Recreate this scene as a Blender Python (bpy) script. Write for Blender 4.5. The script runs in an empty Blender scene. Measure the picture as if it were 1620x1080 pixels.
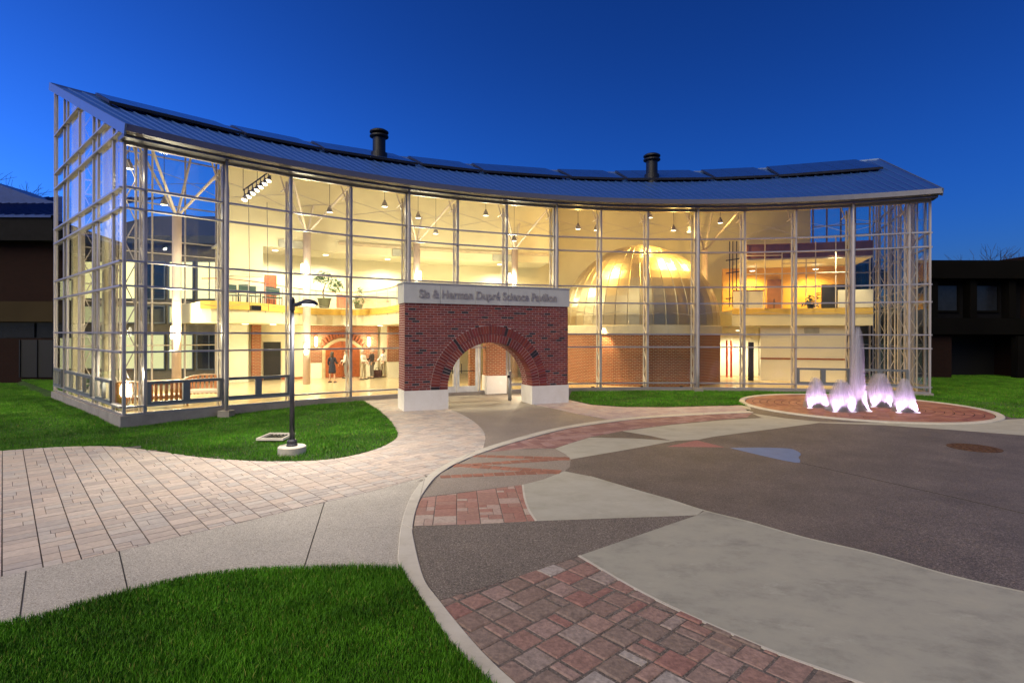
import bpy, bmesh, math, random
import numpy as np
from mathutils import Matrix, Vector

random.seed(7); rng = np.random.default_rng(7)
R_ = math.radians
scene = bpy.context.scene
col = scene.collection

# ------------------------------------------------------------------ camera
F_PX, RHO, CAM_Z, HOR = 860.0, 0.0026, 2.75, 528.3
cam = bpy.data.cameras.new('camera'); cam_o = bpy.data.objects.new('camera', cam); col.objects.link(cam_o)
cam_o.location = (0, 0, CAM_Z); cam_o.rotation_euler = (math.pi/2, -RHO, 0)
cam.sensor_width = 36; cam.lens = F_PX/1620*36; cam.shift_y = -(540-HOR)/1620
cam.clip_start = .1; cam.clip_end = 2000
scene.camera = cam_o

# ------------------------------------------------------------------ sky, sun, exposure
world = bpy.data.worlds.new('World'); scene.world = world; world.use_nodes = True
wn = world.node_tree
sky = wn.nodes.new('ShaderNodeTexSky'); sky.sky_type = 'NISHITA'; sky.sun_disc = False
sky.sun_elevation = R_(2.0); sky.sun_rotation = R_(-82); sky.ozone_density = 5.5; sky.air_density = 1.0; sky.dust_density = .2
tint = wn.nodes.new('ShaderNodeMix'); tint.data_type = 'RGBA'; tint.blend_type = 'MULTIPLY'
tint.inputs[0].default_value = 1; tint.inputs[7].default_value = (1.15, 1.12, 1.88, 1)
wn.links.new(sky.outputs[0], tint.inputs[6])
wtc = wn.nodes.new('ShaderNodeTexCoord'); wsp = wn.nodes.new('ShaderNodeSeparateXYZ'); wn.links.new(wtc.outputs['Generated'], wsp.inputs[0])
wmr = wn.nodes.new('ShaderNodeMapRange'); wmr.interpolation_type = 'SMOOTHSTEP'   # dusk: the zenith is deeper than the horizon
for _i, _v in ((1, .05), (2, .62), (3, 1.0), (4, .57)): wmr.inputs[_i].default_value = _v
wn.links.new(wsp.outputs[2], wmr.inputs[0])
dusk = wn.nodes.new('ShaderNodeMix'); dusk.data_type = 'RGBA'; dusk.blend_type = 'MULTIPLY'; dusk.inputs[0].default_value = 1
waz = wn.nodes.new('ShaderNodeMapRange')                                           # the afterglow lies to the left (west)
for _i, _v in ((1, -.9), (2, .8), (3, 1.12), (4, .58)): waz.inputs[_i].default_value = _v
wn.links.new(wsp.outputs[0], waz.inputs[0])
wmul = wn.nodes.new('ShaderNodeMath'); wmul.operation = 'MULTIPLY'; wn.links.new(wmr.outputs[0], wmul.inputs[0]); wn.links.new(waz.outputs[0], wmul.inputs[1])
wn.links.new(tint.outputs[2], dusk.inputs[6]); wn.links.new(wmul.outputs[0], dusk.inputs[7])
bg = wn.nodes['Background']; wn.links.new(dusk.outputs[2], bg.inputs[0]); bg.inputs[1].default_value = .40
sun = bpy.data.lights.new('sun', 'SUN'); sun.energy = 3.0; sun.angle = R_(60); sun.color = (1, .86, .57)
sun_o = bpy.data.objects.new('sun', sun); col.objects.link(sun_o)
_d = Vector((.42, .62, -.68)).normalized()
sun_o.rotation_euler = _d.to_track_quat('-Z', 'Y').to_euler()
sun_o.location = (-15, -22, 30)
vs = scene.view_settings; vs.view_transform = 'Standard'; vs.look = 'None'; vs.exposure = 0; vs.gamma = 1; vs.use_curve_mapping = False
cy = scene.cycles
cy.max_bounces = 7; cy.diffuse_bounces = 3; cy.glossy_bounces = 3; cy.transmission_bounces = 4; cy.transparent_max_bounces = 24
cy.caustics_reflective = False; cy.caustics_refractive = False; cy.sample_clamp_indirect = 3
cy.use_denoising = True

# ------------------------------------------------------------------ projection helpers
ZG = -.12                                   # paved ground level; the pavilion floor is z = 0
def G(px, py, z=ZG):                        # photo pixel -> point on the level plane z
    a = (px-810)/F_PX; b = (HOR-py)/F_PX
    dx = a*math.cos(RHO)-b*math.sin(RHO); dz = a*math.sin(RHO)+b*math.cos(RHO)
    t = (z-CAM_Z)/dz
    return (dx*t, t)
def PX(x, y, z):
    d = z-CAM_Z
    return 810+F_PX*(x*math.cos(RHO)+d*math.sin(RHO))/y, HOR-F_PX*(-x*math.sin(RHO)+d*math.cos(RHO))/y
CX, CY, RF, RB = 8.755, -1.0, 28.9, 40.4    # arc centre, facade radius, back radius
AL, AR = -48.6, 22.4                        # end angles
A0, DA = -47.4, 4.87                        # facade posts
def P(r, a, z=0.): return Vector((CX+r*math.sin(R_(a)), CY+r*math.cos(R_(a)), z))
def RM(r, a, z=0.):                         # frame: x along the arc (to the right), y outwards from the centre
    return Matrix.Translation(P(r, a, z)) @ Matrix.Rotation(-R_(a), 4, 'Z')
def ang_px(px, r):                          # angle on the circle r seen at pixel column px
    lo, hi = -60., 40.
    for _ in range(50):
        m = (lo+hi)/2; q = P(r, m, CAM_Z)
        if PX(q.x, q.y, CAM_Z)[0] < px: lo = m
        else: hi = m
    return lo
def PA(x, y): return math.hypot(x-CX, y-CY), math.degrees(math.atan2(x-CX, y-CY))
def roof_z(r): return 9.48+(r-28.25)*.4065

# ------------------------------------------------------------------ materials
MATS = {}
def new_mat(name):
    m = bpy.data.materials.new(name); m.use_nodes = True
    return m, m.node_tree, m.node_tree.nodes['Principled BSDF']
def N(nt, t, **kw):
    n = nt.nodes.new(t)
    for k, v in kw.items(): setattr(n, k, v)
    return n
def mat(name, color, rough=.6, metal=0., var=.15, scale=3., bump=0., bscale=40., color2=None, spec=.5, detail=4., rand=0.):
    if name in MATS: return MATS[name]
    m, nt, b = new_mat(name)
    tc = N(nt, 'ShaderNodeTexCoord')
    nz = N(nt, 'ShaderNodeTexNoise'); nz.inputs['Scale'].default_value = scale; nz.inputs['Detail'].default_value = detail
    nt.links.new(tc.outputs['Object'], nz.inputs['Vector'])
    mx = N(nt, 'ShaderNodeMix', data_type='RGBA')
    c = np.array(color); c2 = np.array(color2) if color2 is not None else c*(1-var)
    c1 = c if color2 is not None else np.minimum(c*(1+var), 1)
    mx.inputs[6].default_value = (*c1, 1); mx.inputs[7].default_value = (*c2, 1)
    rmp = N(nt, 'ShaderNodeMapRange'); rmp.inputs[1].default_value = .3; rmp.inputs[2].default_value = .7
    nt.links.new(nz.outputs[0], rmp.inputs[0]); nt.links.new(rmp.outputs[0], mx.inputs[0])
    out = mx.outputs[2]
    if rand:
        oi = N(nt, 'ShaderNodeObjectInfo'); ge = N(nt, 'ShaderNodeNewGeometry')
        ad = N(nt, 'ShaderNodeMath', operation='ADD'); nt.links.new(oi.outputs['Random'], ad.inputs[0]); nt.links.new(ge.outputs['Random Per Island'], ad.inputs[1])
        fr = N(nt, 'ShaderNodeMath', operation='FRACT'); nt.links.new(ad.outputs[0], fr.inputs[0])
        mr = N(nt, 'ShaderNodeMapRange'); mr.inputs[3].default_value = 1-rand; mr.inputs[4].default_value = 1+rand
        nt.links.new(fr.outputs[0], mr.inputs[0])
        ml = N(nt, 'ShaderNodeMix', data_type='RGBA', blend_type='MULTIPLY'); ml.inputs[0].default_value = 1
        nt.links.new(out, ml.inputs[6]); nt.links.new(mr.outputs[0], ml.inputs[7]); out = ml.outputs[2]
    nt.links.new(out, b.inputs['Base Color'])
    b.inputs['Roughness'].default_value = rough; b.inputs['Metallic'].default_value = metal
    b.inputs['Specular IOR Level'].default_value = spec
    if bump:
        n2 = N(nt, 'ShaderNodeTexNoise'); n2.inputs['Scale'].default_value = bscale; n2.inputs['Detail'].default_value = 5
        nt.links.new(tc.outputs['Object'], n2.inputs['Vector'])
        bp = N(nt, 'ShaderNodeBump'); bp.inputs['Strength'].default_value = bump; bp.inputs['Distance'].default_value = .02
        nt.links.new(n2.outputs[0], bp.inputs['Height']); nt.links.new(bp.outputs[0], b.inputs['Normal'])
    MATS[name] = m
    return m
def palette_mat(name, cols, rough=.8, bump=.4, bscale=30., fine=.2, fscale=25.):
    """each piece takes its own colour from a palette (object random + island random)"""
    m, nt, b = new_mat(name)
    tc = N(nt, 'ShaderNodeTexCoord'); oi = N(nt, 'ShaderNodeObjectInfo'); ge = N(nt, 'ShaderNodeNewGeometry')
    ad = N(nt, 'ShaderNodeMath', operation='ADD'); nt.links.new(oi.outputs['Random'], ad.inputs[0]); nt.links.new(ge.outputs['Random Per Island'], ad.inputs[1])
    fr = N(nt, 'ShaderNodeMath', operation='FRACT'); nt.links.new(ad.outputs[0], fr.inputs[0])
    cr = N(nt, 'ShaderNodeValToRGB'); cr.color_ramp.interpolation = 'CONSTANT'
    e = cr.color_ramp.elements
    while len(e) < len(cols): e.new(.5)
    for i, c in enumerate(cols): e[i].position = i/len(cols); e[i].color = (*c, 1)
    nt.links.new(fr.outputs[0], cr.inputs[0])
    nz = N(nt, 'ShaderNodeTexNoise'); nz.inputs['Scale'].default_value = fscale; nz.inputs['Detail'].default_value = 6
    ge2 = N(nt, 'ShaderNodeNewGeometry'); nt.links.new(ge2.outputs['Position'], nz.inputs['Vector'])
    mr = N(nt, 'ShaderNodeMapRange'); mr.inputs[1].default_value = .3; mr.inputs[2].default_value = .7; mr.inputs[3].default_value = 1-fine; mr.inputs[4].default_value = 1+fine
    nt.links.new(nz.outputs[0], mr.inputs[0])
    ml = N(nt, 'ShaderNodeMix', data_type='RGBA', blend_type='MULTIPLY'); ml.inputs[0].default_value = 1
    nt.links.new(cr.outputs[0], ml.inputs[6]); nt.links.new(mr.outputs[0], ml.inputs[7])
    nt.links.new(ml.outputs[2], b.inputs['Base Color']); b.inputs['Roughness'].default_value = rough
    if bump:
        n2 = N(nt, 'ShaderNodeTexNoise'); n2.inputs['Scale'].default_value = bscale; n2.inputs['Detail'].default_value = 6
        nt.links.new(ge2.outputs['Position'], n2.inputs['Vector'])
        bp = N(nt, 'ShaderNodeBump'); bp.inputs['Strength'].default_value = bump; bp.inputs['Distance'].default_value = .01
        nt.links.new(n2.outputs[0], bp.inputs['Height']); nt.links.new(bp.outputs[0], b.inputs['Normal'])
    MATS[name] = m
    return m
def emit_mat(name, color, strength):
    m = bpy.data.materials.new(name); m.use_nodes = True; nt = m.node_tree
    nt.nodes.clear(); o = N(nt, 'ShaderNodeOutputMaterial'); e = N(nt, 'ShaderNodeEmission')
    e.inputs[0].default_value = (*color, 1); e.inputs[1].default_value = strength
    nt.links.new(e.outputs[0], o.inputs[0]); MATS[name] = m
    return m
def glass_mat(name, tintc, ior=1.45, gain=1.):
    m = bpy.data.materials.new(name); m.use_nodes = True; nt = m.node_tree; nt.nodes.clear()
    o = N(nt, 'ShaderNodeOutputMaterial'); t = N(nt, 'ShaderNodeBsdfTransparent'); t.inputs[0].default_value = (*tintc, 1)
    g = N(nt, 'ShaderNodeBsdfGlossy'); g.inputs['Roughness'].default_value = .0; g.inputs[0].default_value = (.9*gain, .95*gain, 1*gain, 1)
    lw = N(nt, 'ShaderNodeLayerWeight'); lw.inputs[0].default_value = .5
    pw = N(nt, 'ShaderNodeMath', operation='POWER'); pw.inputs[1].default_value = 5; nt.links.new(lw.outputs['Facing'], pw.inputs[0])
    fr = N(nt, 'ShaderNodeMath', operation='MULTIPLY_ADD'); f0 = ((ior-1)/(ior+1))**2; fr.inputs[1].default_value = 1-f0; fr.inputs[2].default_value = f0; nt.links.new(pw.outputs[0], fr.inputs[0])
    mx = N(nt, 'ShaderNodeMixShader'); nt.links.new(fr.outputs[0], mx.inputs[0]); nt.links.new(t.outputs[0], mx.inputs[1]); nt.links.new(g.outputs[0], mx.inputs[2])
    nt.links.new(mx.outputs[0], o.inputs[0]); MATS[name] = m
    return m
def brick_mat(name, c1, c2, mortar, bw=.22, rh=.075, uv=True, ms=.012):
    m, nt, b = new_mat(name)
    tc = N(nt, 'ShaderNodeTexCoord'); br = N(nt, 'ShaderNodeTexBrick')
    br.inputs['Scale'].default_value = 1; br.inputs['Brick Width'].default_value = bw; br.inputs['Row Height'].default_value = rh
    br.inputs['Mortar Size'].default_value = ms; br.inputs['Color1'].default_value = (*c1, 1); br.inputs['Color2'].default_value = (*c2, 1); br.inputs['Mortar'].default_value = (*mortar, 1)
    br.inputs['Bias'].default_value = -.2
    nt.links.new(tc.outputs['UV'], br.inputs['Vector'])
    nt.links.new(br.outputs['Color'], b.inputs['Base Color']); b.inputs['Roughness'].default_value = .9; b.inputs['Specular IOR Level'].default_value = .12
    bp = N(nt, 'ShaderNodeBump'); bp.inputs['Strength'].default_value = .5; bp.inputs['Distance'].default_value = .01; bp.invert = True
    nt.links.new(br.outputs['Fac'], bp.inputs['Height']); nt.links.new(bp.outputs[0], b.inputs['Normal'])
    MATS[name] = m
    return m
def speckle_mat(name, base, light, dark, scale=90., rough=.75, big=.12, bump=.3):
    """exposed aggregate: small light and dark stones in a matrix"""
    m, nt, b = new_mat(name)
    tc = N(nt, 'ShaderNodeTexCoord')
    vo = N(nt, 'ShaderNodeTexVoronoi'); vo.inputs['Scale'].default_value = scale; nt.links.new(tc.outputs['Object'], vo.inputs['Vector'])
    sp = N(nt, 'ShaderNodeSeparateColor'); nt.links.new(vo.outputs['Color'], sp.inputs[0])
    cr = N(nt, 'ShaderNodeValToRGB'); e = cr.color_ramp.elements
    e[0].position = 0; e[0].color = (*dark, 1); e[1].position = 1; e[1].color = (*light, 1)
    n = e.new(.3); n.color = (*base, 1); n = e.new(.72); n.color = (*base, 1)
    nt.links.new(sp.outputs[0], cr.inputs[0])
    nz = N(nt, 'ShaderNodeTexNoise'); nz.inputs['Scale'].default_value = .9; nz.inputs['Detail'].default_value = 6; nz.inputs['Roughness'].default_value = .65
    nt.links.new(tc.outputs['Object'], nz.inputs['Vector'])
    mr = N(nt, 'ShaderNodeMapRange'); mr.inputs[1].default_value = .3; mr.inputs[2].default_value = .7; mr.inputs[3].default_value = 1-big; mr.inputs[4].default_value = 1+big
    nt.links.new(nz.outputs[0], mr.inputs[0])
    ml = N(nt, 'ShaderNodeMix', data_type='RGBA', blend_type='MULTIPLY'); ml.inputs[0].default_value = 1
    nt.links.new(cr.outputs[0], ml.inputs[6]); nt.links.new(mr.outputs[0], ml.inputs[7]); nt.links.new(ml.outputs[2], b.inputs['Base Color'])
    b.inputs['Roughness'].default_value = rough
    bp = N(nt, 'ShaderNodeBump'); bp.inputs['Strength'].default_value = bump; bp.inputs['Distance'].default_value = .006
    nt.links.new(vo.outputs['Distance'], bp.inputs['Height']); nt.links.new(bp.outputs[0], b.inputs['Normal'])
    MATS[name] = m
    return m
def concrete_mat(name, c, c2, c3, rough=.7):
    """trowelled concrete with broad staining and pale scuffs"""
    m, nt, b = new_mat(name)
    tc = N(nt, 'ShaderNodeTexCoord')
    mp = N(nt, 'ShaderNodeMapping'); mp.inputs['Rotation'].default_value = (0, 0, .6); mp.inputs['Scale'].default_value = (.9, 1.3, 1)
    nt.links.new(tc.outputs['Object'], mp.inputs[0])
    n1 = N(nt, 'ShaderNodeTexNoise'); n1.inputs['Scale'].default_value = 1.5; n1.inputs['Detail'].default_value = 14; n1.inputs['Roughness'].default_value = .74; n1.inputs['Distortion'].default_value = .1
    nt.links.new(mp.outputs[0], n1.inputs['Vector'])
    cr = N(nt, 'ShaderNodeValToRGB'); e = cr.color_ramp.elements
    e[0].position = .32; e[0].color = (*c2, 1); e[1].position = .72; e[1].color = (*c3, 1); k = e.new(.5); k.color = (*c, 1)
    nt.links.new(n1.outputs[0], cr.inputs[0])
    n2 = N(nt, 'ShaderNodeTexNoise'); n2.inputs['Scale'].default_value = 1.6; n2.inputs['Detail'].default_value = 12; n2.inputs['Roughness'].default_value = .75
    nt.links.new(mp.outputs[0], n2.inputs['Vector'])
    mr = N(nt, 'ShaderNodeMapRange'); mr.inputs[1].default_value = .585; mr.inputs[2].default_value = .70; mr.inputs[4].default_value = .5
    nt.links.new(n2.outputs[0], mr.inputs[0])
    mx = N(nt, 'ShaderNodeMix', data_type='RGBA'); nt.links.new(mr.outputs[0], mx.inputs[0]); nt.links.new(cr.outputs[0], mx.inputs[6])
    mx.inputs[7].default_value = (*np.minimum(np.array(c)*1.45, 1), 1)
    nt.links.new(mx.outputs[2], b.inputs['Base Color']); b.inputs['Roughness'].default_value = rough
    n3 = N(nt, 'ShaderNodeTexNoise'); n3.inputs['Scale'].default_value = 60; n3.inputs['Detail'].default_value = 4; nt.links.new(tc.outputs['Object'], n3.inputs['Vector'])
    bp = N(nt, 'ShaderNodeBump'); bp.inputs['Strength'].default_value = .15; bp.inputs['Distance'].default_value = .004
    nt.links.new(n3.outputs[0], bp.inputs['Height']); nt.links.new(bp.outputs[0], b.inputs['Normal'])
    MATS[name] = m
    return m

steel = mat('painted_steel', (.40, .375, .38), .4, .25, .06)
frame_m = mat('window_frame', (.17, .185, .20), .45, .3, .06)
rail_m = mat('rail_aluminium', (.40, .385, .42), .38, .6, .05)
lattice_m = mat('lattice_paint', (.62, .55, .48), .5, 0, .06)
cream = mat('cream_plaster', (.77, .71, .49), .75, 0, .04, 1.2)
white_p = mat('white_plaster', (.80, .75, .58), .7, 0, .03, 1.)
yellow_p = mat('yellow_band', (.72, .48, .09), .55, 0, .05)
ochre = mat('ochre_wall', (.72, .40, .07), .7, 0, .06)
redwood = mat('red_wood', (.30, .075, .02), .4, 0, .25, 6.)
maroon = mat('maroon_panel', (.17, .07, .03), .5, 0, .15)
dark_m = mat('dark_metal', (.012, .013, .016), .45, .3, .1)
black_m = mat('black_opening', (.004, .0035, .0035), .6, 0, .1)
floor_m = mat('polished_floor', (.60, .47, .27), .16, 0, .06, .8)
roof_m = mat('roof_metal', (.045, .135, .42), .38, .5, .07, .5)
seam_m = mat('roof_seam', (.09, .19, .50), .4, .45, .05)
fascia_m = mat('roof_fascia', (.15, .22, .38), .4, .6, .05)
gutter_m = mat('gutter_metal', (.12, .125, .17), .4, .4, .05)
solar_m = mat('solar_glass', (.03, .075, .24), .2, .4, .1)
solar_fr = mat('solar_frame', (.06, .06, .07), .4, .6, .1)
glass = glass_mat('clear_glass', (.965, .975, .96))
glass_end = glass_mat('end_glass', (.97, .975, .96), 1.45)
conc_plinth = concrete_mat('plinth_concrete', (.30, .27, .24), (.22, .2, .18), (.36, .33, .3))
base_white = concrete_mat('pier_base_stone', (.80, .77, .72), (.74, .7, .64), (.85, .83, .79))
sign_m = concrete_mat('sign_stone', (.50, .51, .51), (.44, .45, .46), (.56, .57, .57))
letter_m = mat('letter_metal', (.40, .37, .355), .4, .3, .05)
mortar_m = mat('mortar', (.44, .36, .34), .9, 0, .15, 12.)
brick_pal = palette_mat('portal_brick', [(.21, .04, .033), (.17, .033, .03), (.24, .05, .038), (.18, .038, .04), (.145, .028, .027), (.25, .06, .046), (.195, .037, .03), (.155, .033, .034), (.22, .046, .034), (.03, .023, .029), (.18, .038, .034), (.21, .038, .042)], .8, .5, 60, .25, 30)
brick_wall = brick_mat('wall_brick', (.30, .075, .03), (.19, .045, .022), (.40, .28, .18), .24, .085, True, .016)
brick_shaded = brick_mat('shaded_wall_brick', (.022, .008, .006), (.014, .006, .005), (.022, .015, .013))  # brick of the side buildings, darkened so its colour carries their shade
brick_deep = brick_mat('portal_side_brick', (.25, .055, .045), (.19, .045, .042), (.52, .44, .42), .275, .0915)
bronze = mat('dome_metal', (.41, .34, .21), .36, .9, .06, 2.)
collar_m = mat('dome_collar', (.62, .54, .38), .5, .1, .04)
aggr_pale = speckle_mat('pale_aggregate', (.42, .385, .335), (.64, .60, .53), (.23, .20, .17), 100, .75, .10)
aggr_dark = speckle_mat('brown_aggregate', (.155, .128, .108), (.36, .31, .26), (.06, .05, .045), 95, .8, .12)
aggr_plaza = speckle_mat('plaza_aggregate', (.13, .107, .092), (.26, .215, .185), (.055, .045, .04), 80, .62, .25)
aggr_entry = speckle_mat('entry_aggregate', (.27, .225, .19), (.40, .35, .3), (.16, .13, .11), 100, .7, .10)
slab_m = concrete_mat('slab_concrete', (.35, .338, .28), (.25, .24, .20), (.40, .38, .305))
slab_l = concrete_mat('pale_slab', (.42, .40, .33), (.35, .33, .26), (.47, .46, .39))
kerb_m = concrete_mat('kerb_concrete', (.56, .52, .44), (.46, .42, .35), (.63, .59, .52))
pink_m = speckle_mat('pink_aggregate', (.36, .15, .13), (.45, .22, .2), (.22, .09, .08))
bluep_m = mat('blue_patch', (.12, .20, .38), .45, 0, .08)  # plain blue-grey patch colour
bed_m = mat('joint_sand', (.025, .02, .018), .95, 0, .3, 20.)
bed_pale = mat('pale_joint_sand', (.085, .068, .057), .95, 0, .3, 20.)
pav_path = palette_mat('path_paver', [(.52, .435, .37), (.47, .395, .345), (.55, .455, .39), (.43, .375, .34), (.56, .47, .405), (.50, .415, .355), (.46, .41, .375), (.53, .43, .36), (.42, .355, .315), (.51, .45, .40)], .8, .3, 40, .10, 14)
pav_big = palette_mat('rustic_paver', [(.25, .165, .135), (.28, .18, .15), (.235, .16, .13), (.31, .20, .165), (.225, .165, .135), (.28, .145, .12), (.31, .21, .18), (.37, .32, .29), (.24, .175, .145), (.28, .165, .135), (.265, .185, .155), (.29, .225, .195)], .8, .9, 28, .28, 22)
pav_small = palette_mat('patch_paver', [(.36, .185, .145), (.42, .30, .25), (.33, .16, .125), (.39, .22, .18), (.46, .36, .30), (.34, .19, .15)], .8, .4, 35, .15, 20)
pav_band = palette_mat('band_paver', [(.28, .15, .13), (.33, .19, .165), (.25, .13, .12), (.36, .22, .20)], .8, .4, 35, .15, 20)
pav_stripe = palette_mat('stripe_paver', [(.30, .13, .085), (.25, .11, .075), (.34, .15, .10)], .8, .4, 35, .15, 20)
pav_fount = palette_mat('fountain_paver', [(.34, .145, .09), (.29, .12, .075), (.38, .17, .11), (.26, .10, .07)], .5, .4, 35, .15, 20)
pav_rose = palette_mat('rose_paver', [(.42, .33, .32), (.46, .36, .34), (.38, .29, .29), (.44, .37, .36)], .8, .3, 35, .12, 20)

# ------------------------------------------------------------------ mesh builder
WM = {}
class MB:
    def __init__(s): s.v = []; s.f = []; s.uv = None
    def add(s, vs_, fs):
        o = len(s.v); s.v += [tuple(p) for p in vs_]; s.f += [tuple(i+o for i in f) for f in fs]
    def box(s, c, d, M=None, ch=0.):
        x, y, z = d[0]/2, d[1]/2, d[2]/2
        vs_ = [Vector((sx*x, sy*y, sz*z))+Vector(c) for sz in (-1, 1) for sy in (-1, 1) for sx in (-1, 1)]
        if M is not None: vs_ = [M @ p for p in vs_]
        s.add(vs_, [(0, 2, 3, 1), (4, 5, 7, 6), (0, 1, 5, 4), (2, 6, 7, 3), (0, 4, 6, 2), (1, 3, 7, 5)]); return s
    def beam(s, p, q, w, h, up=(0, 0, 1)):
        p, q = Vector(p), Vector(q); d = (q-p).normalized(); up = Vector(up)
        sd = d.cross(up)
        if sd.length < 1e-4: sd = d.cross(Vector((1, 0, 0)))
        sd.normalize(); u = sd.cross(d)
        vs_ = [b+sd*(i*w/2)+u*(j*h/2) for b in (p, q) for i, j in ((-1, -1), (1, -1), (1, 1), (-1, 1))]
        s.add(vs_, [(3, 2, 1, 0), (4, 5, 6, 7), (0, 1, 5, 4), (1, 2, 6, 5), (2, 3, 7, 6), (3, 0, 4, 7)]); return s
    def tube(s, pts, rad, n=6, cap=True):
        pts = [Vector(p) for p in pts]
        rad = rad if isinstance(rad, (list, tuple)) else [rad]*len(pts)
        rings = []
        d0 = (pts[1]-pts[0]).normalized(); a = d0.orthogonal().normalized()
        for i, p in enumerate(pts):
            d = (pts[min(i+1, len(pts)-1)]-pts[max(i-1, 0)]).normalized()
            a = (a-d*a.dot(d))
            a = a.normalized() if a.length > 1e-6 else d.orthogonal().normalized()
            b = d.cross(a)
            rings.append([p+(a*math.cos(2*math.pi*k/n)+b*math.sin(2*math.pi*k/n))*rad[i] for k in range(n)])
        vs_ = [q for r in rings for q in r]; fs = []
        for i in range(len(pts)-1):
            for k in range(n): fs.append((i*n+k, i*n+(k+1) % n, (i+1)*n+(k+1) % n, (i+1)*n+k))
        if cap: fs.append(tuple(range(n-1, -1, -1))); fs.append(tuple((len(pts)-1)*n+k for k in range(n)))
        s.add(vs_, fs); return s
    def lathe(s, prof, c=(0, 0, 0), n=20, a0=0., a1=2*math.pi):
        full = abs(a1-a0-2*math.pi) < 1e-6; m = n if full else n+1
        vs_ = [(c[0]+r*math.cos(a0+(a1-a0)*k/n), c[1]+r*math.sin(a0+(a1-a0)*k/n), c[2]+z) for r, z in prof for k in range(m)]
        fs = []
        for i in range(len(prof)-1):
            for k in range(n):
                k2 = (k+1) % m
                fs.append((i*m+k, i*m+k2, (i+1)*m+k2, (i+1)*m+k))
        s.add(vs_, fs); return s
    def prism(s, poly, z0, z1, ins=0.):
        n = len(poly); A = sum(poly[i][0]*poly[(i+1) % n][1]-poly[(i+1) % n][0]*poly[i][1] for i in range(n))
        if A < 0: poly = poly[::-1]
        top = inset(poly, ins) if ins else poly
        if ins:
            vs_ = [(x, y, z0) for x, y in poly]+[(x, y, z1-ins*.8) for x, y in poly]+[(x, y, z1) for x, y in top]
            fs = [tuple(range(2*n, 3*n))]
            for i in range(n):
                j = (i+1) % n; fs += [(i, j, n+j, n+i), (n+i, n+j, 2*n+j, 2*n+i)]
        else:
            vs_ = [(x, y, z0) for x, y in poly]+[(x, y, z1) for x, y in poly]
            fs = [tuple(range(n, 2*n)), tuple(range(n-1, -1, -1))]+[(i, (i+1) % n, n+(i+1) % n, n+i) for i in range(n)]
        s.add(vs_, fs); return s
    def mesh(s, name, m=None, smooth=False):
        me = bpy.data.meshes.new(name); me.from_pydata(s.v, [], s.f)
        if s.uv:
            l = me.uv_layers.new(name='UVMap'); 
            for lp in me.loops: l.data[lp.index].uv = s.uv[lp.vertex_index]
        if m is not None: me.materials.append(m)
        if smooth: me.polygons.foreach_set('use_smooth', [True]*len(me.polygons))
        me.update(); return me
    def build(s, name, m, parent=None, smooth=False, **kw):
        return obj(name, s.mesh(name, m, smooth), parent, **kw)
def inset(poly, d):
    n = len(poly); out = []
    for i in range(n):
        p0, p1, p2 = poly[i-1], poly[i], poly[(i+1) % n]
        e1 = (p1[0]-p0[0], p1[1]-p0[1]); e2 = (p2[0]-p1[0], p2[1]-p1[1])
        l1 = math.hypot(*e1) or 1e-9; l2 = math.hypot(*e2) or 1e-9
        n1 = (-e1[1]/l1, e1[0]/l1); n2 = (-e2[1]/l2, e2[0]/l2)
        k = 1+n1[0]*n2[0]+n1[1]*n2[1]; k = max(k, .4)
        out.append((p1[0]+(n1[0]+n2[0])*d/k, p1[1]+(n1[1]+n2[1])*d/k))
    return out
def obj(name, me, parent=None, M=None, label=None, cat=None, group=None, kind=None):
    o = bpy.data.objects.new(name, me); col.objects.link(o)
    M = M.copy() if M is not None else Matrix.Identity(4)
    o.matrix_basis = M; WM[o.name] = M
    if parent is not None:
        o.parent = parent; o.matrix_parent_inverse = WM[parent.name].inverted()
    if label: o['label'] = label
    if cat: o['category'] = cat
    if group: o['group'] = group
    if kind: o['kind'] = kind
    return o
def thing(name, label, cat, loc=(0, 0, 0), group=None):
    return obj(name, None, None, Matrix.Translation(Vector(loc)), label, cat, group)
def clip(sub, q):                           # polygon sub clipped by convex ccw polygon q
    out = list(sub); n = len(q)
    for i in range(n):
        a, b = q[i], q[(i+1) % n]; inp = out; out = []
        if not inp: return []
        def sd(p): return (b[0]-a[0])*(p[1]-a[1])-(b[1]-a[1])*(p[0]-a[0])
        for j in range(len(inp)):
            p, r = inp[j-1], inp[j]; sp, sr = sd(p), sd(r)
            if sr >= 0:
                if sp < 0: t = sp/(sp-sr); out.append((p[0]+(r[0]-p[0])*t, p[1]+(r[1]-p[1])*t))
                out.append(r)
            elif sp >= 0: t = sp/(sp-sr); out.append((p[0]+(r[0]-p[0])*t, p[1]+(r[1]-p[1])*t))
    res = []
    for p in out:
        if not res or math.hypot(p[0]-res[-1][0], p[1]-res[-1][1]) > 1e-4: res.append(p)
    if len(res) > 2 and math.hypot(res[0][0]-res[-1][0], res[0][1]-res[-1][1]) < 1e-4: res.pop()
    return res
def area(p): return .5*sum(p[i-1][0]*p[i][1]-p[i][0]*p[i-1][1] for i in range(len(p)))
def ccw(p): return p if area(p) > 0 else p[::-1]
def smooth_line(pts, k=5):                  # Catmull-Rom
    pts = [np.array(p, float) for p in pts]; out = []
    for i in range(len(pts)-1):
        p0 = pts[max(i-1, 0)]; p1, p2 = pts[i], pts[i+1]; p3 = pts[min(i+2, len(pts)-1)]
        for j in range(k):
            t = j/k
            out.append(tuple(.5*((2*p1)+(-p0+p2)*t+(2*p0-5*p1+4*p2-p3)*t*t+(-p0+3*p1-3*p2+p3)*t**3)))
    out.append(tuple(pts[-1])); return out
def GL(px, k=0):
    q = [G(*p) for p in px]
    return smooth_line(q, k) if k else q
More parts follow.
